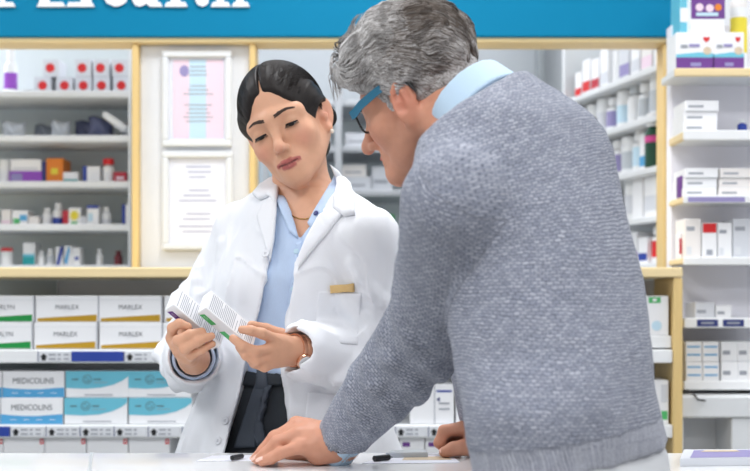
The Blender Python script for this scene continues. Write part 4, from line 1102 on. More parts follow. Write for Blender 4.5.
sv = np.array([v.co[:] for v in body.data.vertices]); 
sf = np.array([p.vertices[:] for p in body.data.polygons]); ql = HW.loc(sv[sf].mean(1)); sf = sf[~((ql[:, 1] < -.005) & (ql[:, 2] > -.14))]
mix_tree = bvh_of(np.concatenate([V, sv]), np.concatenate([F, sf + len(V)]))
for pts in ([(336, 171), (341, 179), (333, 200), (323, 217), (313, 229), (308.5, 224), (317, 208), (327, 191)], [(277, 186), (281, 186), (286, 201), (292, 216), (298.5, 239), (290, 233), (281, 211), (275, 194)]):
    under(patch('shirt_collar', mix_tree, pts, 'shirt_blue', off=.006, th=.0025), shirt, woman)
under(patch('placket', shirt_tree, [(296.5, 243), (302, 242), (297, 285), (292, 330), (286, 375), (277, 375), (284, 330), (291, 285)], 'shirt_blue', off=.0028, th=.0015), shirt, woman)
for px, py in ((319, 216), (297, 252), (294, 288), (289, 322)):
    h_, n_, _, _ = shirt_tree.ray_cast(Vector((0, 0, CZ)), Vector(((px - CX) / FP, 1, (HY - py) / FP)).normalized())
    if h_ is not None:
        o = MB().lathe([(.0045, -.001), (.0048, 0), (.0045, .001), (.003, .0012)], 'navy' if py == 216 else 'pale_blue', n=14).build('button', None, smooth=True)
        o.rotation_euler = n_.to_track_quat('Z', 'Y').to_euler(); o.parent = shirt; o.location = h_ + n_ * (.0105 if py == 216 else .0050)
for w_, e_, (r0, r1, ln) in ((RWr, RE, (.0365, .038, .055)), (LW, LE, (.0315, .033, .035))):
    S = SDF(); d = (e_ - w_) / np.linalg.norm(e_ - w_); a = w_ + d * .022
    S.cone(a, a + d * ln, r0, r1, 0); S.cone(a - d * .06, a + d * (ln + .06), r0 - .006, r1 - .006, .002, 's')
    S.op(lambda p, a=a, d=d: (a - p) @ d - .0, a, .12, .002, 'i'); S.ops[-1] = (S.ops[-1][0], a, .14, .003, 'i')
    S.disp(lambda p: .0012 * vnoise(p * 70, 8))
    lo = np.minimum(a, a + d * ln) - .05; hi = np.maximum(a, a + d * ln) + .05
    Vc, Fc = mesh_sdf(S, lo, hi, .0022, 1); o = np_obj('shirt_cuff', Vc, Fc, ['shirt_blue'], None); o.parent = shirt

# black trousers with a sash
S = SDF(); S.loft(lev([(.72, .165, .12), (.86, .175, .125), (.95, .165, .115), (1.02, .134, .098), (1.045, .128, .095)]), .03)
cx, cy = wc(.85)
for sg in (-1, 1):
    h_ = A_(cx, cy, .82) + LF * sg * .082; an = A_(cx, cy, .07) + LF * sg * .095
    S.cone(h_, (h_ + an) / 2, .092, .068, .03); S.cone((h_ + an) / 2, an, .068, .055, .02)
S.op(lambda p: .05 - p[:, 2], (0, 2.3, .05), .6, .004, 'i')
S.disp(lambda p: .0025 * fold(p, 30, 9, (1, 1, .3)) + .002 * fold(p, 55, 19, (1, 1, .22)))
V, F = mesh_sdf(S, (-.47, 2.02, .03), (.16, 2.6, 1.10), .0045, 1)
tro = np_obj('trousers', V, F, ['trouser_black'], woman); tro_tree = bvh_of(V, F)
for nm, pts, of in (('waistband', [(240, 371), (262, 374), (290, 375), (291, 385), (262, 386), (238, 385)], .004), ('sash', [(257, 384), (273, 386), (264, 411), (257, 447), (235, 448), (247, 411)], .007), ('sash', [(267, 387), (272, 388), (264, 424), (267, 443), (259, 446), (256, 429)], .011), ('belt_loop', [(259, 371), (268, 371.5), (270, 389), (258, 389)], .010)):
    under(patch(nm, tro_tree, pts, 'sash_grey' if nm != 'waistband' else 'trouser_black', off=of, th=.003), tro, woman)
for sg in (-1, 1):
    S = SDF(); an = A_(cx, cy, .05) + LF * sg * .095
    S.cone(an + A_(0, 0, -.005) - FW * .04, an + FW * .05 + A_(0, 0, -.012), .036, .034, .02); S.cone(an + FW * .05, an + FW * .13 + A_(0, 0, -.022), .036, .026, .03)
    S.op(lambda p: .004 - p[:, 2], (an[0], an[1], 0), .4, .004, 'i')
    Vs, Fs = mesh_sdf(S, an - A_(.22, .22, .06), an + A_(.22, .22, .07), .005, 1); np_obj('shoe', Vs, Fs, ['shoe'], woman)

# white coat
S = SDF()
coat_lev = [(.60, .27, .20), (.78, .250, .185), (.92, .218, .160), (1.03, .172, .126), (1.12, .160, .120), (1.21, .160, .124, .012), (1.28, .158, .104), (1.325, .138, .080), (1.362, .084, .060)]
S.loft(lev(coat_lev), .03)
for sh, sg in ((RS, -1), (LS, 1)):
    S.cone(NB + LF * sg * .050 + A_(0, 0, .012), sh + A_(0, 0, .002), .030, .052, .035)
dR = (RWr - RE) / np.linalg.norm(RWr - RE); dL = (LW - LE) / np.linalg.norm(LW - LE)
cR, cL = RWr - dR * .035, LW - dL * .012
S.cone(RS, RE, .054, .053, .012); S.cone(RE, cR, .054, .049, .018)
S.cone(LS, LE, .056, .055, .012); S.cone(LE, cL, .058, .050, .018)
# drag folds and creases, drawn as soft ridges and furrows along the cloth
def crease(pts, r, t='u', k=.016):
    for a, b in zip(pts[:-1], pts[1:]): S.cone(P(*a), P(*b), r, r, k, t)
def rel(a, b, u, side, rad): # a point on a sleeve
    d = b - a; ax = d / np.linalg.norm(d); s_ = np.array(side, float); s_ -= ax * (s_ @ ax); s_ /= np.linalg.norm(s_); return a + d * u + s_ * rad
for (a, b, u0, u1, s0, s1, rad, r, t) in ((RS, RE, .10, .60, (-.2, -1, .2), (.9, -.6, 0), .054, .007, 'u'), (RS, RE, .35, .80, (-.9, -.6, 0), (.3, -1, 0), .055, .007, 'u'), (RS, RE, .55, .95, (-1, -.3, 0), (.2, -1, 0), .056, .008, 'u'),
        (RS, RE, .05, .55, (.5, -1, 0), (.9, -.5, 0), .062, .006, 's'), (RE, cR, .1, .7, (1, 0, .3), (.2, 0, 1), .056, .008, 'u'), (RE, cR, .3, .9, (-1, 0, .2), (.2, 0, -1), .055, .007, 'u'),
        (LS, LE, .15, .65, (-.6, -1, 0), (1, -.5, 0), .055, .007, 'u'), (LS, LE, .40, .85, (-.9, -.7, 0), (.8, -.7, 0), .054, .007, 'u'), (LS, LE, .62, 1.0, (-1, -.5, 0), (.6, -.9, 0), .058, .009, 'u'), (LS, LE, .28, .75, (-.8, -.8, 0), (.9, -.6, 0), .064, .005, 's'),
        (LE, cL, .05, .5, (0, -.6, 1), (.2, -1, -.3), .053, .009, 'u'), (LE, cL, .3, .75, (0, -.5, 1), (0, -1, -.6), .055, .008, 'u')):
    n_ = 6; pp = [rel(a, b, u0 + (u1 - u0) * i / (n_ - 1), np.array(s0) * (1 - i / (n_ - 1)) + np.array(s1) * i / (n_ - 1), rad) for i in range(n_)]
    for q0, q1 in zip(pp[:-1], pp[1:]): S.cone(q0, q1, r * 1.1, r * 1.1, .016, t)
S.cone(cR - dR * .045, cR + dR * .12, .0395, .042, .004, 's'); S.cone(cL - dL * .035, cL + dL * .12, .0360, .039, .004, 's')
S.op(lambda p: (p - cR - dR * .008) @ dR, cR + dR * .06, .075, .003, 'i') if False else None
S_uncut = SDF(); S_uncut.ops = list(S.ops)
OPEN = [(275, 172), (277, 200), (274, 222), (271, 246), (267, 272), (259, 318), (247, 366), (235, 412), (221, 458), (205, 520), (310, 560), (296, 470), (288, 425), (288, 392), (283, 366), (288, 326), (294, 290), (297, 262), (304, 243), (318, 216), (336, 188), (341, 168), (330, 140), (285, 140)]
op_sd = poly_sd(OPEN); cz0 = lambda p: .035 - .075 * np.clip((p[:, 2] - 1.30) / .05, 0, 1) - ((p[:, 0] + .150) * FW[0] + (p[:, 1] - 2.30) * FW[1])
S.op(lambda p: np.maximum(op_sd(p), cz0(p)), (-.16, 2.2, 1.05), .60, .005, 's')
def coat_disp(p):
    q = (p - A_(-.15, 2.3, 0)); u = q @ LF
    low = np.clip((1.2 - p[:, 2]) / .3, 0, 1)
    az = np.arctan2(q @ FW, u)
    return .006 * low * np.sin(az * 9 + 1.2 * np.sin(p[:, 2] * 8) + .6) * np.clip((1.02 - p[:, 2]) / .2, 0, 1) + .0050 * vnoise(p * A_(22, 22, 8) + 1.2 * vnoise(p * 7, 25)[:, None], 21) + .0022 * vnoise(p * A_(52, 52, 22), 23) - .0050 * (np.maximum(0, 1 - np.abs(vnoise(p * A_(16, 16, 7) + 1.5 * vnoise(p * 6, 27)[:, None], 26)) * 3.5) ** 2) * np.clip((1.33 - p[:, 2]) / .05, 0, 1)
S.disp(coat_disp)
V, F = mesh_sdf(S, (-.52, 1.98, .58), (.18, 2.56, 1.45), .0036, 1)
coat = np_obj('lab_coat', V, F, ['coat_cloth'], woman)
S_uncut.disp(lambda p: .5 * coat_disp(p)); Vu, Fu = mesh_sdf(S_uncut, (-.52, 1.98, .80), (.18, 2.4, 1.45), .006, 2); coat_tree = bvh_of(Vu, Fu)
ct = lambda nm, pts, m='coat_cloth', **kw: under(patch(nm, coat_tree, pts, m, **kw), coat, woman)
ct('lapel', [(272, 198), (264, 205), (258, 217), (264, 238), (271, 262), (275, 240), (277, 218), (277, 204)], off=.006, th=.003)
ct('lapel', [(336, 209), (343, 216), (331, 231), (313, 250), (298, 270), (299, 256), (307, 238), (320, 215)], off=.007, th=.003)
ct('coat_collar', [(286, 172), (276, 176), (263, 186), (254, 197), (262, 201), (270, 198), (277, 205), (279, 192)], off=.009, th=.0035)
ct('coat_collar', [(330, 165), (338, 170), (348, 183), (354, 198), (356, 216), (346, 218), (335, 211), (334, 200), (337, 188), (336, 178)], off=.009, th=.0035)
ct('breast_pocket', [(318, 291), (362, 293), (357, 345), (314, 342)], off=.0012, th=.0008)
ct('hip_pocket', [(308, 392), (350, 396), (350, 452), (302, 450)], off=.0014, th=.0010)
ct('name_badge', [(330, 285.5), (354.5, 283), (355, 291), (330.5, 293.5)], 'badge_gold', off=.005, th=.002)
for px, py in ((270.5, 256), (228, 421), (221, 441)):
    h_, n_, _, _ = coat_tree.ray_cast(Vector((0, 0, CZ)), Vector(((px - 2 - CX) / FP, 1, (HY - py) / FP)).normalized())
    if h_ is not None and h_.y < 2.3:
        b = MB().lathe([(.0070, -.001), (.0078, .0006), (.0070, .0020), (.0052, .0016), (.0001, .0015)], 'button', n=18)
        for a in range(4): b.lathe([(.0008, .0010), (.0008, .0019)], 'ink_light', (.0018 * math.cos(a * 1.571 + .78), .0018 * math.sin(a * 1.571 + .78), 0), 6)
        o = b.build('button', None, smooth=True); o.rotation_euler = n_.to_track_quat('Z', 'Y').to_euler(); o.parent = coat; o.location = h_ + n_ * (.010 if py == 256 else .002)

# watch on her left wrist
ax = (LW - lf_[1][0]); ax /= np.linalg.norm(ax); wcn = LW - ax * .012
u_ = np.cross(ax, A_(0, 0, 1)); u_ /= np.linalg.norm(u_); v_ = np.cross(u_, ax)
wt = empty('wristwatch', wcn, 0, 'slim rose gold wristwatch with a white face on the woman\'s wrist', 'wristwatch')
b = MB(); V_, F_ = [], []
for i in range(40):
    t = 2 * math.pi * i / 40; rr = .0268
    for (dr, dx) in ((-.0012, -.004), (.0012, -.004), (.0012, .004), (-.0012, .004)): V_.append(wcn + (u_ * math.cos(t) * 1.02 + v_ * math.sin(t)) * (rr + dr) + ax * dx)
for i in range(40):
    j = (i + 1) % 40
    for k4 in range(4): F_.append((4 * i + k4, 4 * i + (k4 + 1) % 4, 4 * j + (k4 + 1) % 4, 4 * j + k4))
b.add(V_, F_, 'rose_gold'); at(wt, b, 'strap')
fd = A_(-.1, -.93, -.36); fd -= ax * (fd @ ax); fd /= np.linalg.norm(fd)
fc = MB(); fc.lathe([(.0125, -.003), (.0132, 0), (.0132, .003), (.0118, .0042)], 'rose_gold', n=24); o = fc.build('case', wt, smooth=False); qf = Vector(fd).to_track_quat('Z', 'Y').to_euler(); o.rotation_euler = qf; o.location = Vector(fd * .0285)
fc = MB(); fc.lathe([(.0114, .0040), (.0114, .0046), (.0001, .0047)], 'watch_face', n=24); o2 = fc.build('dial', o)

# the two medicine boxes she holds
Lx = A_(.65, .42, -.61); Lx /= np.linalg.norm(Lx); e_ = A_(.68, 0, .72); e_ -= Lx * (e_ @ Lx); e_ /= np.linalg.norm(e_); g_ = np.cross(Lx, e_); g_ = -g_ if g_[1] > 0 else g_
n1 = .835 * e_ + .55 * g_; n2 = -.55 * e_ + .835 * g_
def held_box(edge, ink, label):
    ln, w, t = .106, .043, .021
    c = edge - n1 * t / 2 - n2 * w / 2
    h = empty('medicine_box', c, 0, label, 'box')
    Rm = Matrix((Lx, n2, n1)).transposed()   # local x long, y towards the printed side face, z towards the text face
    if Rm.determinant() < 0: Rm = Matrix((-Lx, n2, n1)).transposed()
    flip = Rm.col[0].dot(Vector(Lx)) < 0; h.rotation_euler = Rm.to_euler()
    sx = -1 if flip else 1
    b = MB().box(-ln / 2, ln / 2, -w / 2, w / 2, -t / 2, t / 2, 'carton', .0008)
    R = random.Random(int(abs(edge[0]) * 1000))
    zt_ = t / 2 + .0003
    def q(x0, x1, y0, y1, m): b.poly([(sx * x0, y0, zt_), (sx * x1, y0, zt_), (sx * x1, y1, zt_), (sx * x0, y1, zt_)], m)
    x = -ln / 2 + .006
    while x < ln / 2 - .006:      # lines of small print run across the box
        y0 = w / 2 - .003; y1 = -w / 2 + .004 + (R.random() < .25) * R.uniform(0, .018); q(x, x + .0011, y1, y0, 'ink_light'); x += .0034 if R.random() > .12 else .006
    yf = w / 2 + .0003
    def s_(x0, x1, z0, z1, m, sk=.004): b.poly([(sx * (x0 + sk), yf, z1), (sx * (x1 + sk), yf, z1), (sx * x1, yf, z0), (sx * x0, yf, z0)], m)
    s_(-ln / 2 + .004, -ln / 2 + .031, -t / 2 + .001, -t / 2 + .009, ink); s_(-.004, .020, -t / 2 + .001, -t / 2 + .009, ink); s_(.026, .046, -t / 2 + .001, -t / 2 + .009, ink)
    for i in range(2): s_(-ln / 2 + .010, -ln / 2 + .020, -t / 2 + .004 + .0022 * i, -t / 2 + .0048 + .0022 * i, 'carton', .0005)
    b.build('carton', h)
    for sd_ in (-1, 1): MB().box(sd_ * ln / 2 - .0006, sd_ * ln / 2 + .0006, -w / 2 + .001, w / 2 - .001, -t / 2 + .0012, t / 2 - .0006, 'carton', .0003).build('end_flap', h)
    return h
held_box(P(229.5, 328, 2.012), 'leaf_green', 'small white medicine box with green marks and fine print, held in front')
held_box(P(197.5, 325, 2.018), 'purple', 'small white medicine box with purple marks held behind the green-marked one')

# ================================================================== the customer
def knit_mat(name, c1, c2, cm, row=.0043, wid=.0080, rib=False):
    m = bpy.data.materials.new(name); m.use_nodes = True; nt = m.node_tree; b = nt.nodes['Principled BSDF']; N = nt.nodes.new; Lk = nt.links.new
    a = N('ShaderNodeAttribute'); a.attribute_name = 'knit'
    tc = N('ShaderNodeTexCoord'); n = N('ShaderNodeTexNoise'); n.inputs['Scale'].default_value = 45; n.inputs['Detail'].default_value = 3; Lk(tc.outputs['Object'], n.inputs['Vector'])
    v1 = N('ShaderNodeVectorMath'); v1.operation = 'SUBTRACT'; v1.inputs[1].default_value = (.5, .5, .5); Lk(n.outputs['Color'], v1.inputs[0])
    v2 = N('ShaderNodeVectorMath'); v2.operation = 'SCALE'; v2.inputs['Scale'].default_value = .009; Lk(v1.outputs[0], v2.inputs[0])
    v3 = N('ShaderNodeVectorMath'); v3.operation = 'ADD'; Lk(a.outputs['Vector'], v3.inputs[0]); Lk(v2.outputs[0], v3.inputs[1])
    br = N('ShaderNodeTexBrick'); Lk(v3.outputs[0], br.inputs['Vector'])
    br.offset = .5; br.squash = 1; br.inputs['Scale'].default_value = 1; br.inputs['Mortar Size'].default_value = row * .24; br.inputs['Mortar Smooth'].default_value = 1
    br.inputs['Brick Width'].default_value = wid; br.inputs['Row Height'].default_value = row
    br.inputs['Color1'].default_value = lin(*c1); br.inputs['Color2'].default_value = lin(*c2); br.inputs['Mortar'].default_value = lin(*cm)
    f = N('ShaderNodeTexNoise'); f.inputs['Scale'].default_value = 420; f.inputs['Detail'].default_value = 4; Lk(tc.outputs['Object'], f.inputs['Vector'])
    mx = N('ShaderNodeMix'); mx.data_type = 'RGBA'; mx.blend_type = 'OVERLAY'; mx.inputs[0].default_value = .7; Lk(br.outputs['Color'], mx.inputs[6]); Lk(f.outputs['Color'], mx.inputs[7])
    bw = N('ShaderNodeRGBToBW'); Lk(f.outputs['Color'], bw.inputs[0]); Lk(bw.outputs[0], mx.inputs[7])
    Lk(mx.outputs[2], b.inputs['Base Color'])
    ad = N('ShaderNodeMath'); ad.operation = 'MULTIPLY_ADD'; ad.inputs[1].default_value = -1; Lk(br.outputs['Fac'], ad.inputs[0])
    ad2 = N('ShaderNodeMath'); ad2.operation = 'MULTIPLY'; ad2.inputs[1].default_value = .6; Lk(f.outputs['Fac'], ad2.inputs[0]); Lk(ad2.outputs[0], ad.inputs[2])
    bp = N('ShaderNodeBump'); bp.inputs['Strength'].default_value = .6; bp.inputs['Distance'].default_value = .0018; Lk(ad.outputs[0], bp.inputs['Height']); Lk(bp.outputs['Normal'], b.inputs['Normal'])
    b.inputs['Roughness'].default_value = .95; b.inputs['Specular IOR Level'].default_value = .1; b.inputs['Sheen Weight'].default_value = .15
    M[name] = m
knit_mat('grey_knit', (178, 181, 194), (148, 153, 168), (100, 106, 122))
knit_mat('rib_knit', (180, 183, 194), (160, 163, 176), (120, 124, 138), row=.0042, wid=.2)
lens = bpy.data.materials.new('lens'); lens.use_nodes = True; pb = lens.node_tree.nodes['Principled BSDF']; pb.inputs['Transmission Weight'].default_value = 1; pb.inputs['Roughness'].default_value = 0; pb.inputs['IOR'].default_value = 1.05; pb.inputs['Base Color'].default_value = (.95, .98, 1, 1); M['lens'] = lens

HMn = Head((.0560, 1.82, 1.4680), (-122, 22, 13), .925, True)
hm = HMn.w
man = empty('person', (.25, 1.58, 0), 0, 'grey-haired man in a grey knit sweater and blue glasses leaning on the counter', 'person')
NBm = P(482, 122, 1.74)
mLS, mLE, mLW = P(457, 200, 1.535), P(440, 312, 1.69), P(340, 441, 1.895)
mRS, mRE, mRW = P(495, 190, 1.86), P(482, 350, 1.99), P(487, 444, 2.02)
T1, T2, T3 = math.radians(72), math.radians(62), math.radians(52)
body_lev = [(.945, .252, 1.572, .172, .100, T3), (.975, .250, 1.575, .172, .100, T3), (1.04, .236, 1.58, .178, .110, T2), (1.106, .229, 1.615, .164, .126, T1), (1.17, .223, 1.635, .164, .127, T1), (1.235, .216, 1.655, .166, .126, T1), (1.302, .205, 1.675, .168, .124, T1), (1.372, .190, 1.695, .164, .114, T1), (1.415, .180, 1.70, .150, .090, T1), (1.445, .170, 1.715, .115, .068, T1), (1.475, .160, 1.735, .07, .046, T1)]
# hands resting on the counter
ct_z = lambda r: CT + r * .84 + .0012
def onc(px, Y, r): return A_(X(px, Y), Y, ct_z(r))
lfm = [[P(297, 424, 1.925), P(277, 437, 1.922), P(267, 449, 1.926), onc(259.5, 1.930, .0092)],
       [P(297, 427.5, 1.903), P(275, 437.5, 1.897), P(264, 450.5, 1.900), onc(256, 1.904, .0096)],
       [P(298, 435.5, 1.883), P(277, 442.5, 1.876), P(266, 454, 1.880), onc(257.5, 1.886, .0092)],
       [P(301, 447, 1.866), P(282, 452.5, 1.860), P(271.5, 458.5, 1.864), onc(262, 1.870, .0082)]]
ltm = [P(322, 450, 1.935), P(305, 453, 1.958), P(293, 455, 1.966), onc(283, 1.972, .0100)]
rfm = [[P(464, 428, 1.998), P(444.5, 431, 1.992), P(439.5, 442.5, 1.993), A_(X(445, 1.997), 1.997, CT + .010)],
       [P(465, 430, 2.018), P(445, 431.5, 2.014), P(440.5, 443, 2.014), A_(X(447, 2.018), 2.018, CT + .010)],
       [P(467, 434, 2.036), P(449, 435, 2.034), P(445, 445, 2.033), A_(X(452, 2.036), 2.036, CT + .009)],
       [P(470, 439, 2.050), P(455, 440, 2.050), P(451, 447, 2.049), A_(X(457, 2.050), 2.050, CT + .008)]]
rtm = [P(476, 448, 2.000), P(464, 447.5, 1.978), P(453.5, 448.8, 1.972), A_(X(444.5, 1.972), 1.972, CT + .0100)]
S = SDF(); HMn.build(S)
S.cone(hm(0, .034, -.040), NBm, .052, .058, .016)
S.cone(hm(.050, .030, -.05), NBm + A_(-.05, -.02, -.02), .016, .014, .02); S.cone(hm(-.050, .030, -.05), NBm + A_(-.04, .05, -.02), .016, .014, .02)
S.loft([(z, x, y, a - .018, b - .018, t) for z, x, y, a, b, t in body_lev if z < 1.44], .03)
for a, b, c in ((mLS, mLE, mLW), (mRS, mRE, mRW)):
    S.cone(NBm + A_(0, 0, -.03), a, .05, .052, .03); S.cone(a, b, .052, .044, .02); S.cone(b, c, .044, .0295, .01)
hand(S, mLW, .0300, lfm, ltm, [.0094, .0098, .0094, .0084, .0106], .014)
S.cone(mLW, onc(318, 1.885, .016) + A_(0, 0, .004), .024, .017, .02)
hand(S, mRW, .0300, rfm, rtm, [.0094, .0098, .0094, .0084, .0106], .014)
for f in lfm[:3]: S.cone(f[0] + A_(-.002, -.002, .003), mLW + A_(-.01, 0, .012), .0052, .0035, .008)   # tendons on the back of the hand
S.disp(lambda p: .0006 * vnoise(p * 130, 31))
V, F = mesh_sdf(S, (-.26, 1.36, .905), (.46, 2.16, 1.66), .0024, 1)
body = np_obj('body', V, F, ['skin'], man, col=HMn.skin_colour(V, (206, 148, 122), (190, 110, 100), (208, 118, 100)))
man_tree = bvh_of(V, F)
nails(man, [(rtm[2], rtm[3], (-.2, -.6, .8)), (lfm[3][2], lfm[3][3], (-.6, -.4, .8)), (lfm[2][2], lfm[2][3], (-.6, -.4, .8)), (lfm[1][2], lfm[1][3], (-.6, -.3, .8))], size=.0085)
for x in (-1, 1):
    eb = MB().lathe([(.0005, -.0115), (.006, -.0098), (.0098, -.006), (.0115, 0), (.0098, .006), (.006, .0098), (.0005, .0115)], 'eye_white', n=16); o = eb.build('eye', man, smooth=True); o.location = Vector(hm(x * .0315, -.0615, -.001)) - man.location
    bb = MB(); rg = random.Random(4)
    for i in range(120):
        t = rg.random(); p = hm(x * (.012 + .040 * t), -.14, .019 + .004 * math.sin(t * 3) + rg.uniform(-.004, .004)); d = Vector(hm(x * (.012 + .040 * t) * .85, 0, .015) - p).normalized()
        h_, n_, _, _ = man_tree.ray_cast(Vector(p), d)
        if h_ is None: continue
        dd = Vector(hm(x * .006, .002, .001 - .004 * t) - hm(0, 0, 0)); bb.tube([h_, h_ + n_ * .0014 + dd * .5, h_ + n_ * .002 + dd], [.0006, .0005, .0002], 'cap_grey', 4)
    o = bb.build('eyebrow', man, smooth=True); o.location = -man.location

# short grey hair: a base following the skull and many combed strands
k = HMn.s; R_h = HMn.R; S = SDF()
EC, ER = A_(0, .018, .036), A_(.0805, .0985, .0930)
S.ell(hm(*EC), ER * k, R_h, 0)
S.cone(hm(-.025, -.074, .078), hm(.045, -.066, .076), .021, .021, .03)
S.cone(hm(0, .062, -.030), hm(0, .068, -.050), .048, .034, .03)
S.ell(hm(0, -.130, -.008), A_(.095, .100, .0900) * k, R_h, .006, 's')
for x in (-1, 1): S.ell(hm(x * .090, -.058, -.006), A_(.055, .042, .046) * k, R_h, .006, 's')
for x in (-1, 1):
    S.ell(hm(x * .102, .012, -.016), A_(.047, .033, .046) * k, R_h, .006, 's')
    S.ell(hm(x * .070, -.045, -.075), A_(.060, .060, .062) * k, R_h, .006, 's')
S.op(lambda p: -.050 - HMn.loc(p)[:, 2], hm(0, .05, -.06), .2, .01, 'i')
def mh_disp(p):
    q = HMn.loc(p); return .0035 * vnoise(q * A_(70, 26, 70), 41) + .0018 * vnoise(q * A_(190, 60, 190), 42)
S.disp(mh_disp)
V, F = mesh_sdf(S, tuple(HMn.t - .19), tuple(HMn.t + .20), .0024, 1)
def hair_tone(q, rg):
    n = len(q); w = .56 + .30 * np.clip((-q[:, 1] - .01) / .06, -1, 1) + .30 * np.clip((.035 - q[:, 2]) / .06, -.6, 1) + .36 * vnoise(q * A_(34, 14, 34), 44)
    w = np.clip(w + rg.normal(0, .22, n), 0, 1)[:, None]
    return np.array(lin(104, 94, 87)[:3]) * (1 - w) + np.array(lin(236, 234, 234)[:3]) * w
rgn = np.random.default_rng(5)
mhair = np_obj('hair', V, F, ['hair_strands'], man, col=hair_tone(HMn.loc(V), rgn) * .75)
N = 24000; dirs = rgn.normal(size=(N, 3)); dirs /= np.linalg.norm(dirs, axis=1)[:, None]
root = EC + dirs * ER
def outside(q, c, r): return (((q - A_(*c)) / A_(*r)) ** 2).sum(1) > 1
ok = outside(root, (0, -.130, -.008), (.095, .098, .088)) & (root[:, 2] > -.044)
for x in (-1, 1): ok &= outside(root, (x * .102, .014, -.012), (.050, .034, .046)) & outside(root, (x * .070, -.045, -.075), (.058, .058, .060))
for x in (-1, 1): ok &= outside(root, (x * .090, -.058, -.006), (.055, .041, .045))
root = root[ok]; N = len(root); cur = root.copy(); pts = []
top = np.clip((root[:, 2] - .02) / .08, 0, 1); fr = np.clip((-root[:, 1] - .045) / .03, 0, 1)
flow = np.stack([.35 * vnoise(root * 22, 51) + .25 * np.sign(root[:, 0]) * (1 - top), .9 - 1.5 * fr * (1 - .4 * top), -.75 * (1 - top) * (root[:, 1] > -.02) - .25 * fr], 1)
for j in range(8):
    t = j / 7
    lift = (.003 + .015 * top + .030 * fr) * math.sin(min(1, t * 1.3) * math.pi * .62) * (1 + .35 * vnoise(root * 60, 52))
    w = np.stack([vnoise(cur * 70 + j * .35, s_) for s_ in (53, 54, 55)], 1) * .0026 * t * 2
    nrm = (cur - EC) / ER ** 2; nrm /= np.linalg.norm(nrm, axis=1)[:, None]
    pts.append(cur + nrm * lift[:, None] + w)
    d = flow + .35 * np.stack([vnoise(cur * 34, s_) for s_ in (56, 57, 58)], 1); d -= nrm * (d * nrm).sum(1)[:, None]; d /= np.linalg.norm(d, axis=1)[:, None] + 1e-6
    cur = cur + d * ((.0045 + .0030 * top + .002 * fr) * (1 - .55 * np.clip(-root[:, 2] / .03, 0, 1)))[:, None]
    q = (cur - EC) / ER; cur = EC + q / np.linalg.norm(q, axis=1)[:, None] * ER
pts = np.stack(pts, 1)
zmin = np.interp(pts[:, :, 1], [-.13, -.075, -.055, -.03, -.008, .008, .03], [.046, .046, .050, .036, .012, -.005, -.06])
ok = (pts[:, :, 2] > zmin).all(1) & ~((root[:, 1] > .03) & (root[:, 2] < -.026)); pts = pts[ok]; root = root[ok]; N = len(pts)
wp = HMn.t + k * (pts.reshape(-1, 3) @ R_h.T)
Vh, Fh, Ch = strands(wp.reshape(N, 8, 3), np.array([.0006, .0007, .0007, .0007, .0006, .0006, .0004, .0002]), hair_tone(root, rgn))
o = np_obj('hair_strands', Vh, Fh, ['hair_strands'], None, col=Ch); o.parent = mhair

# glasses
gl = empty('eyeglasses', hm(0, -.10, 0), 0, 'eyeglasses with wide blue arms worn by the older man', 'eyeglasses')
def wtube(name, q, r, m, n=8, closed=False, flat=1, up=None):
    return at(gl, MB().tube([hm(*p) for p in q], r, m, n, closed, flat, up if up is not None else tuple(R_h[:, 2])), name)
for x in (-1, 1):
    b = MB(); pr = [((x * .0800, .026, .016), .0050), ((x * .0800, .012, .024), .0055), ((x * .0785, -.02, .021), .0060), ((x * .0765, -.052, .016), .0066), ((x * .0735, -.070, .010), .0070), ((x * .0720, -.079, .009), .0066)]
    V_, F_ = [], []
    for (p, h_) in pr:
        for dx, dz in ((-.0012, -1), (.0012, -1), (.0012, 1), (-.0012, 1)): V_.append(hm(p[0] + dx, p[1], p[2] + dz * h_))
    for i in range(len(pr) - 1):
        for q in range(4): F_.append((4 * i + q, 4 * i + (q + 1) % 4, 4 * i + 4 + (q + 1) % 4, 4 * i + 4 + q))
    F_ += [(0, 1, 2, 3), (20, 21, 22, 23)]
    b.add(V_, F_, 'glasses_blue'); at(gl, b, 'temple_arm')
    wtube('arm_tip', [(x * .0800, .025, .018), (x * .0790, .036, .008), (x * .0780, .041, -.008)], [.003, .003, .002], 'black')
    rim = [(x * (.036 + .028 * np.sign(math.cos(t)) * abs(math.cos(t)) ** .6), -.0820 + .006 * abs(.036 + .028 * math.cos(t)) / .06, -.004 + .0185 * np.sign(math.sin(t)) * abs(math.sin(t)) ** .6) for t in np.linspace(0, 2 * math.pi, 33)[:-1]]
    wtube('rim', rim, .0017, 'black', 6, True)
    b = MB(); b.add([hm(*p) for p in rim] + [hm(p[0], p[1] - .0012, p[2]) for p in rim], [tuple(range(32)), tuple(range(63, 31, -1))] + [(i, (i + 1) % 32, 32 + (i + 1) % 32, 32 + i) for i in range(32)], 'lens'); at(gl, b, 'lens')
wtube('bridge', [(-.009, -.082, .004), (0, -.087, .007), (.009, -.082, .004)], .0018, 'black')

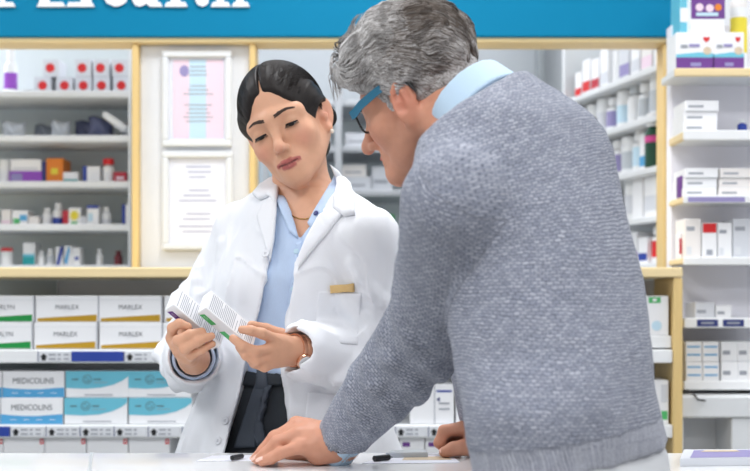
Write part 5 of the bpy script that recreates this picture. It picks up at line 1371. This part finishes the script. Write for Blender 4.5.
# sweater
S = SDF(); S.loft(body_lev, .03)
S.cone(NBm + A_(-.012, -.02, -.028), mLS + A_(0, .012, .002), .062, .064, .05); S.cone(NBm + A_(-.01, .03, -.03), mRS, .058, .062, .05)
S.cone(P(520, 128, 1.70), P(560, 150, 1.68), .055, .06, .06)
S.cone(mLS, mLE, .068, .066, .005); cLm = mLW + (mLE - mLW) / np.linalg.norm(mLE - mLW) * -.006; S.cone(mLE, cLm, .066, .0395, .012)
cRm = mRW + (mRE - mRW) / np.linalg.norm(mRE - mRW) * .018; S.cone(mRS, mRE, .064, .056, .02); S.cone(mRE, cRm, .056, .039, .02)
dLm = (mLW - mLE) / np.linalg.norm(mLW - mLE); dRm = (mRW - mRE) / np.linalg.norm(mRW - mRE)
for (a, b, u0, u1, s0, s1, rad, r) in ((mLE, cLm, -.05, .22, (-.6, -1, .6), (.8, -.5, -.6), .060, .007), (mLE, cLm, .12, .40, (-.6, -.8, .8), (.8, -.5, -.8), .055, .007), (mLE, cLm, .32, .56, (-.5, -.8, .8), (.6, -.7, -.8), .049, .006), (mLE, cLm, .52, .74, (-.5, -.8, .8), (.5, -.8, -.8), .044, .005)):
    pp = [rel(a, b, u0 + (u1 - u0) * i / 5, np.array(s0) * (1 - i / 5) + np.array(s1) * i / 5, rad) for i in range(6)]
    for q0, q1 in zip(pp[:-1], pp[1:]): S.cone(q0, q1, r, r, .02)
S.cone(cLm - dLm * .03, cLm + dLm * .12, .0345, .0345, .003, 's'); S.cone(cRm - dRm * .03, cRm + dRm * .12, .0345, .0345, .003, 's')
S.op(lambda p: (p - cLm) @ dLm - .012, cLm + dLm * .06, .075, .003, 'i'); S.op(lambda p: (p - cRm) @ dRm - .012, cRm + dRm * .06, .075, .003, 'i')
nn = A_(-.57, 0, .82); p0 = P(474, 104, 1.74)
S.op(lambda p: (p - p0) @ nn, p0, .35, .012, 'i')
cA, cB = P(486, 115, 1.735), P(466, 94, 1.752); cax = (cB - cA) / np.linalg.norm(cB - cA)
S.cone(cA - cax * .06, cB + cax * .1, .056, .060, .006, 's')
S.op(lambda p: .968 + .12 * (p[:, 0] - .25) - p[:, 2], (.25, 1.57, .97), .21, .006, 'i')
def sw_disp(p):
    return .0030 * vnoise(p * A_(20, 20, 11), 61) + .0014 * vnoise(p * 55, 62) + .0022 * np.clip((p[:, 2] - 1.0) * -20, 0, 1)
S.disp(sw_disp)
V, F = mesh_sdf(S, (-.12, 1.34, .94), (.47, 2.12, 1.56), .0034, 1)
lv = np.array(sorted(body_lev))
def knit_uv(V):
    cx = np.interp(V[:, 2], lv[:, 0], lv[:, 1]); cy = np.interp(V[:, 2], lv[:, 0], lv[:, 2])
    dx, dy = V[:, 0] - cx, V[:, 1] - cy; ang = np.arctan2(dy, -(-dx)); ang = np.arctan2(-dy, dx)   # wraps at the hidden front
    uv = np.stack([ang * .150, V[:, 2] - .28 * (V[:, 0] - .2) * np.clip((V[:, 2] - 1.2) / .15, 0, 1)], 1)
    dt = np.sqrt((dx / .13) ** 2 + (dy / .19) ** 2)
    best = np.maximum(0, dt - 1) * .15 + .004; part = np.zeros(len(V), int)
    for n_, (a, b, c, ra, rb, rc) in enumerate(((mLS, mLE, cLm, .068, .066, .039), (mRS, mRE, cRm, .064, .056, .039))):
        for a0, b0, r0, r1, off in ((a, b, ra, rb, 0), (b, c, rb, rc, np.linalg.norm(b - a))):
            ba = b0 - a0; L = np.linalg.norm(ba); t = (V - a0) @ ba / L ** 2; tc_ = np.clip(t, -.05 if off == 0 else 0, 1.2)
            w = V - a0 - tc_[:, None] * ba; d = np.abs(np.linalg.norm(w, axis=1) - (r0 + (r1 - r0) * np.clip(t, 0, 1)))
            d = d + np.maximum(0, -t - .06) * L * 2
            e1 = np.cross(ba / L, A_(0, 1, 0)); e1 /= np.linalg.norm(e1); e2 = np.cross(ba / L, e1)
            an = np.arctan2(w @ e1, -(w @ e2) * (1 if (np.cross(ba / L, e1))[1] < 0 else -1) * 1)
            m = d < best; best[m] = d[m]; part[m] = 1 + n_ * 2 + (off > 0)
            uv[m] = np.stack([an * .056, off + t * L + .003], 1)[m]
    return uv, part
uv, part = knit_uv(V)
fc = V[F].mean(1); mi = ((fc[:, 2] < 1.006 + .12 * (fc[:, 0] - .25)) & (part[F[:, 0]] == 0)).astype(int)
for c_, d_ in ((cLm, dLm), (cRm, dRm)): mi |= (((fc - c_) @ d_ > -.030) & (np.linalg.norm(fc - c_, axis=1) < .07)).astype(int)
rib = np.unique(F[mi == 1]); uvr = uv.copy(); uvr[rib] = uv[rib][:, ::-1]    # ribs run along the arm and down the hem
swt = np_obj('sweater', V, F, ['grey_knit', 'rib_knit'], man, mi=mi, uv=uvr)

# shirt collar and shirt tail
S = SDF(); S.cone(cA - cax * .02, cB, .0635, .0565, 0); S.cone(cA - cax * .08, cB + cax * .06, .0575, .0505, .003, 's')
S.op(lambda p: (p - cB) @ cax + .006 * 0, cB, .15, .003, 'i')
S.disp(lambda p: .0012 * vnoise(p * 40, 71))
V, F = mesh_sdf(S, np.minimum(cA, cB) - .1, np.maximum(cA, cB) + .1, .0026, 1); shc = np_obj('shirt_collar', V, F, ['mans_shirt'], man)
S = SDF(); S.cone(cA - cax * .004, cB + cax * .001, .0715, .0612, 0); S.cone(cA - cax * .08, cB + cax * .05, .0645, .0545, .003, 's')
S.op(lambda p: (p - cB) @ cax - .002, cB, .15, .003, 'i'); S.op(lambda p: -((p - cA) @ cax) + .002, cA, .15, .003, 'i')
V, F = mesh_sdf(S, np.minimum(cA, cB) - .1, np.maximum(cA, cB) + .1, .0026, 1); o = np_obj('collar_fold', V, F, ['mans_shirt'], None); o.parent = shc
for c_, d_ in ((cLm, dLm), (cRm, dRm)):   # shirt cuffs peeping out
    S = SDF(); S.cone(c_ - d_ * .02, c_ + d_ * .016, .0345, .0345, 0); S.cone(c_ - d_ * .08, c_ + d_ * .08, .0315, .0315, .002, 's'); S.op(lambda p, c_=c_, d_=d_: (p - c_) @ d_ - .016, c_, .1, .002, 'i')
    V, F = mesh_sdf(S, c_ - .07, c_ + .07, .0022, 1); np_obj('shirt_cuff', V, F, ['mans_shirt'], man)
# pale trousers and shoes
S = SDF(); S.loft([(.74, .245, 1.565, .165, .115, T3), (.86, .25, 1.57, .172, .112, T3), (.985, .25, 1.575, .166, .094, T3)], .03)
ldir = A_(-math.cos(T3), -math.sin(T3), 0); fdir = A_(-math.sin(T3), math.cos(T3), 0)
for sg in (-1, 1):
    h_ = A_(.25, 1.57, .80) + ldir * sg * .085; an = A_(.235, 1.56, .08) + ldir * sg * .11
    S.cone(h_, (h_ + an) / 2, .098, .074, .03); S.cone((h_ + an) / 2, an, .074, .060, .02)
S.op(lambda p: .05 - p[:, 2], (.24, 1.56, .05), .6, .004, 'i')
S.disp(lambda p: .002 * vnoise(p * A_(28, 28, 10), 81))
V, F = mesh_sdf(S, (-.08, 1.28, .03), (.58, 1.86, 1.03), .0055, 1); np_obj('trousers', V, F, ['mans_trouser'], man)
for sg in (-1, 1):
    S = SDF(); an = A_(.235, 1.56, .05) + ldir * sg * .11
    S.cone(an + A_(0, 0, -.005) - fdir * .04, an + fdir * .06 + A_(0, 0, -.010), .042, .040, .02); S.cone(an + fdir * .06, an + fdir * .17 + A_(0, 0, -.020), .040, .030, .03)
    S.op(lambda p: .004 - p[:, 2], (an[0], an[1], 0), .4, .004, 'i')
    V, F = mesh_sdf(S, an - A_(.26, .26, .06), an + A_(.26, .26, .08), .0055, 1); np_obj('shoe', V, F, ['shoe'], man)
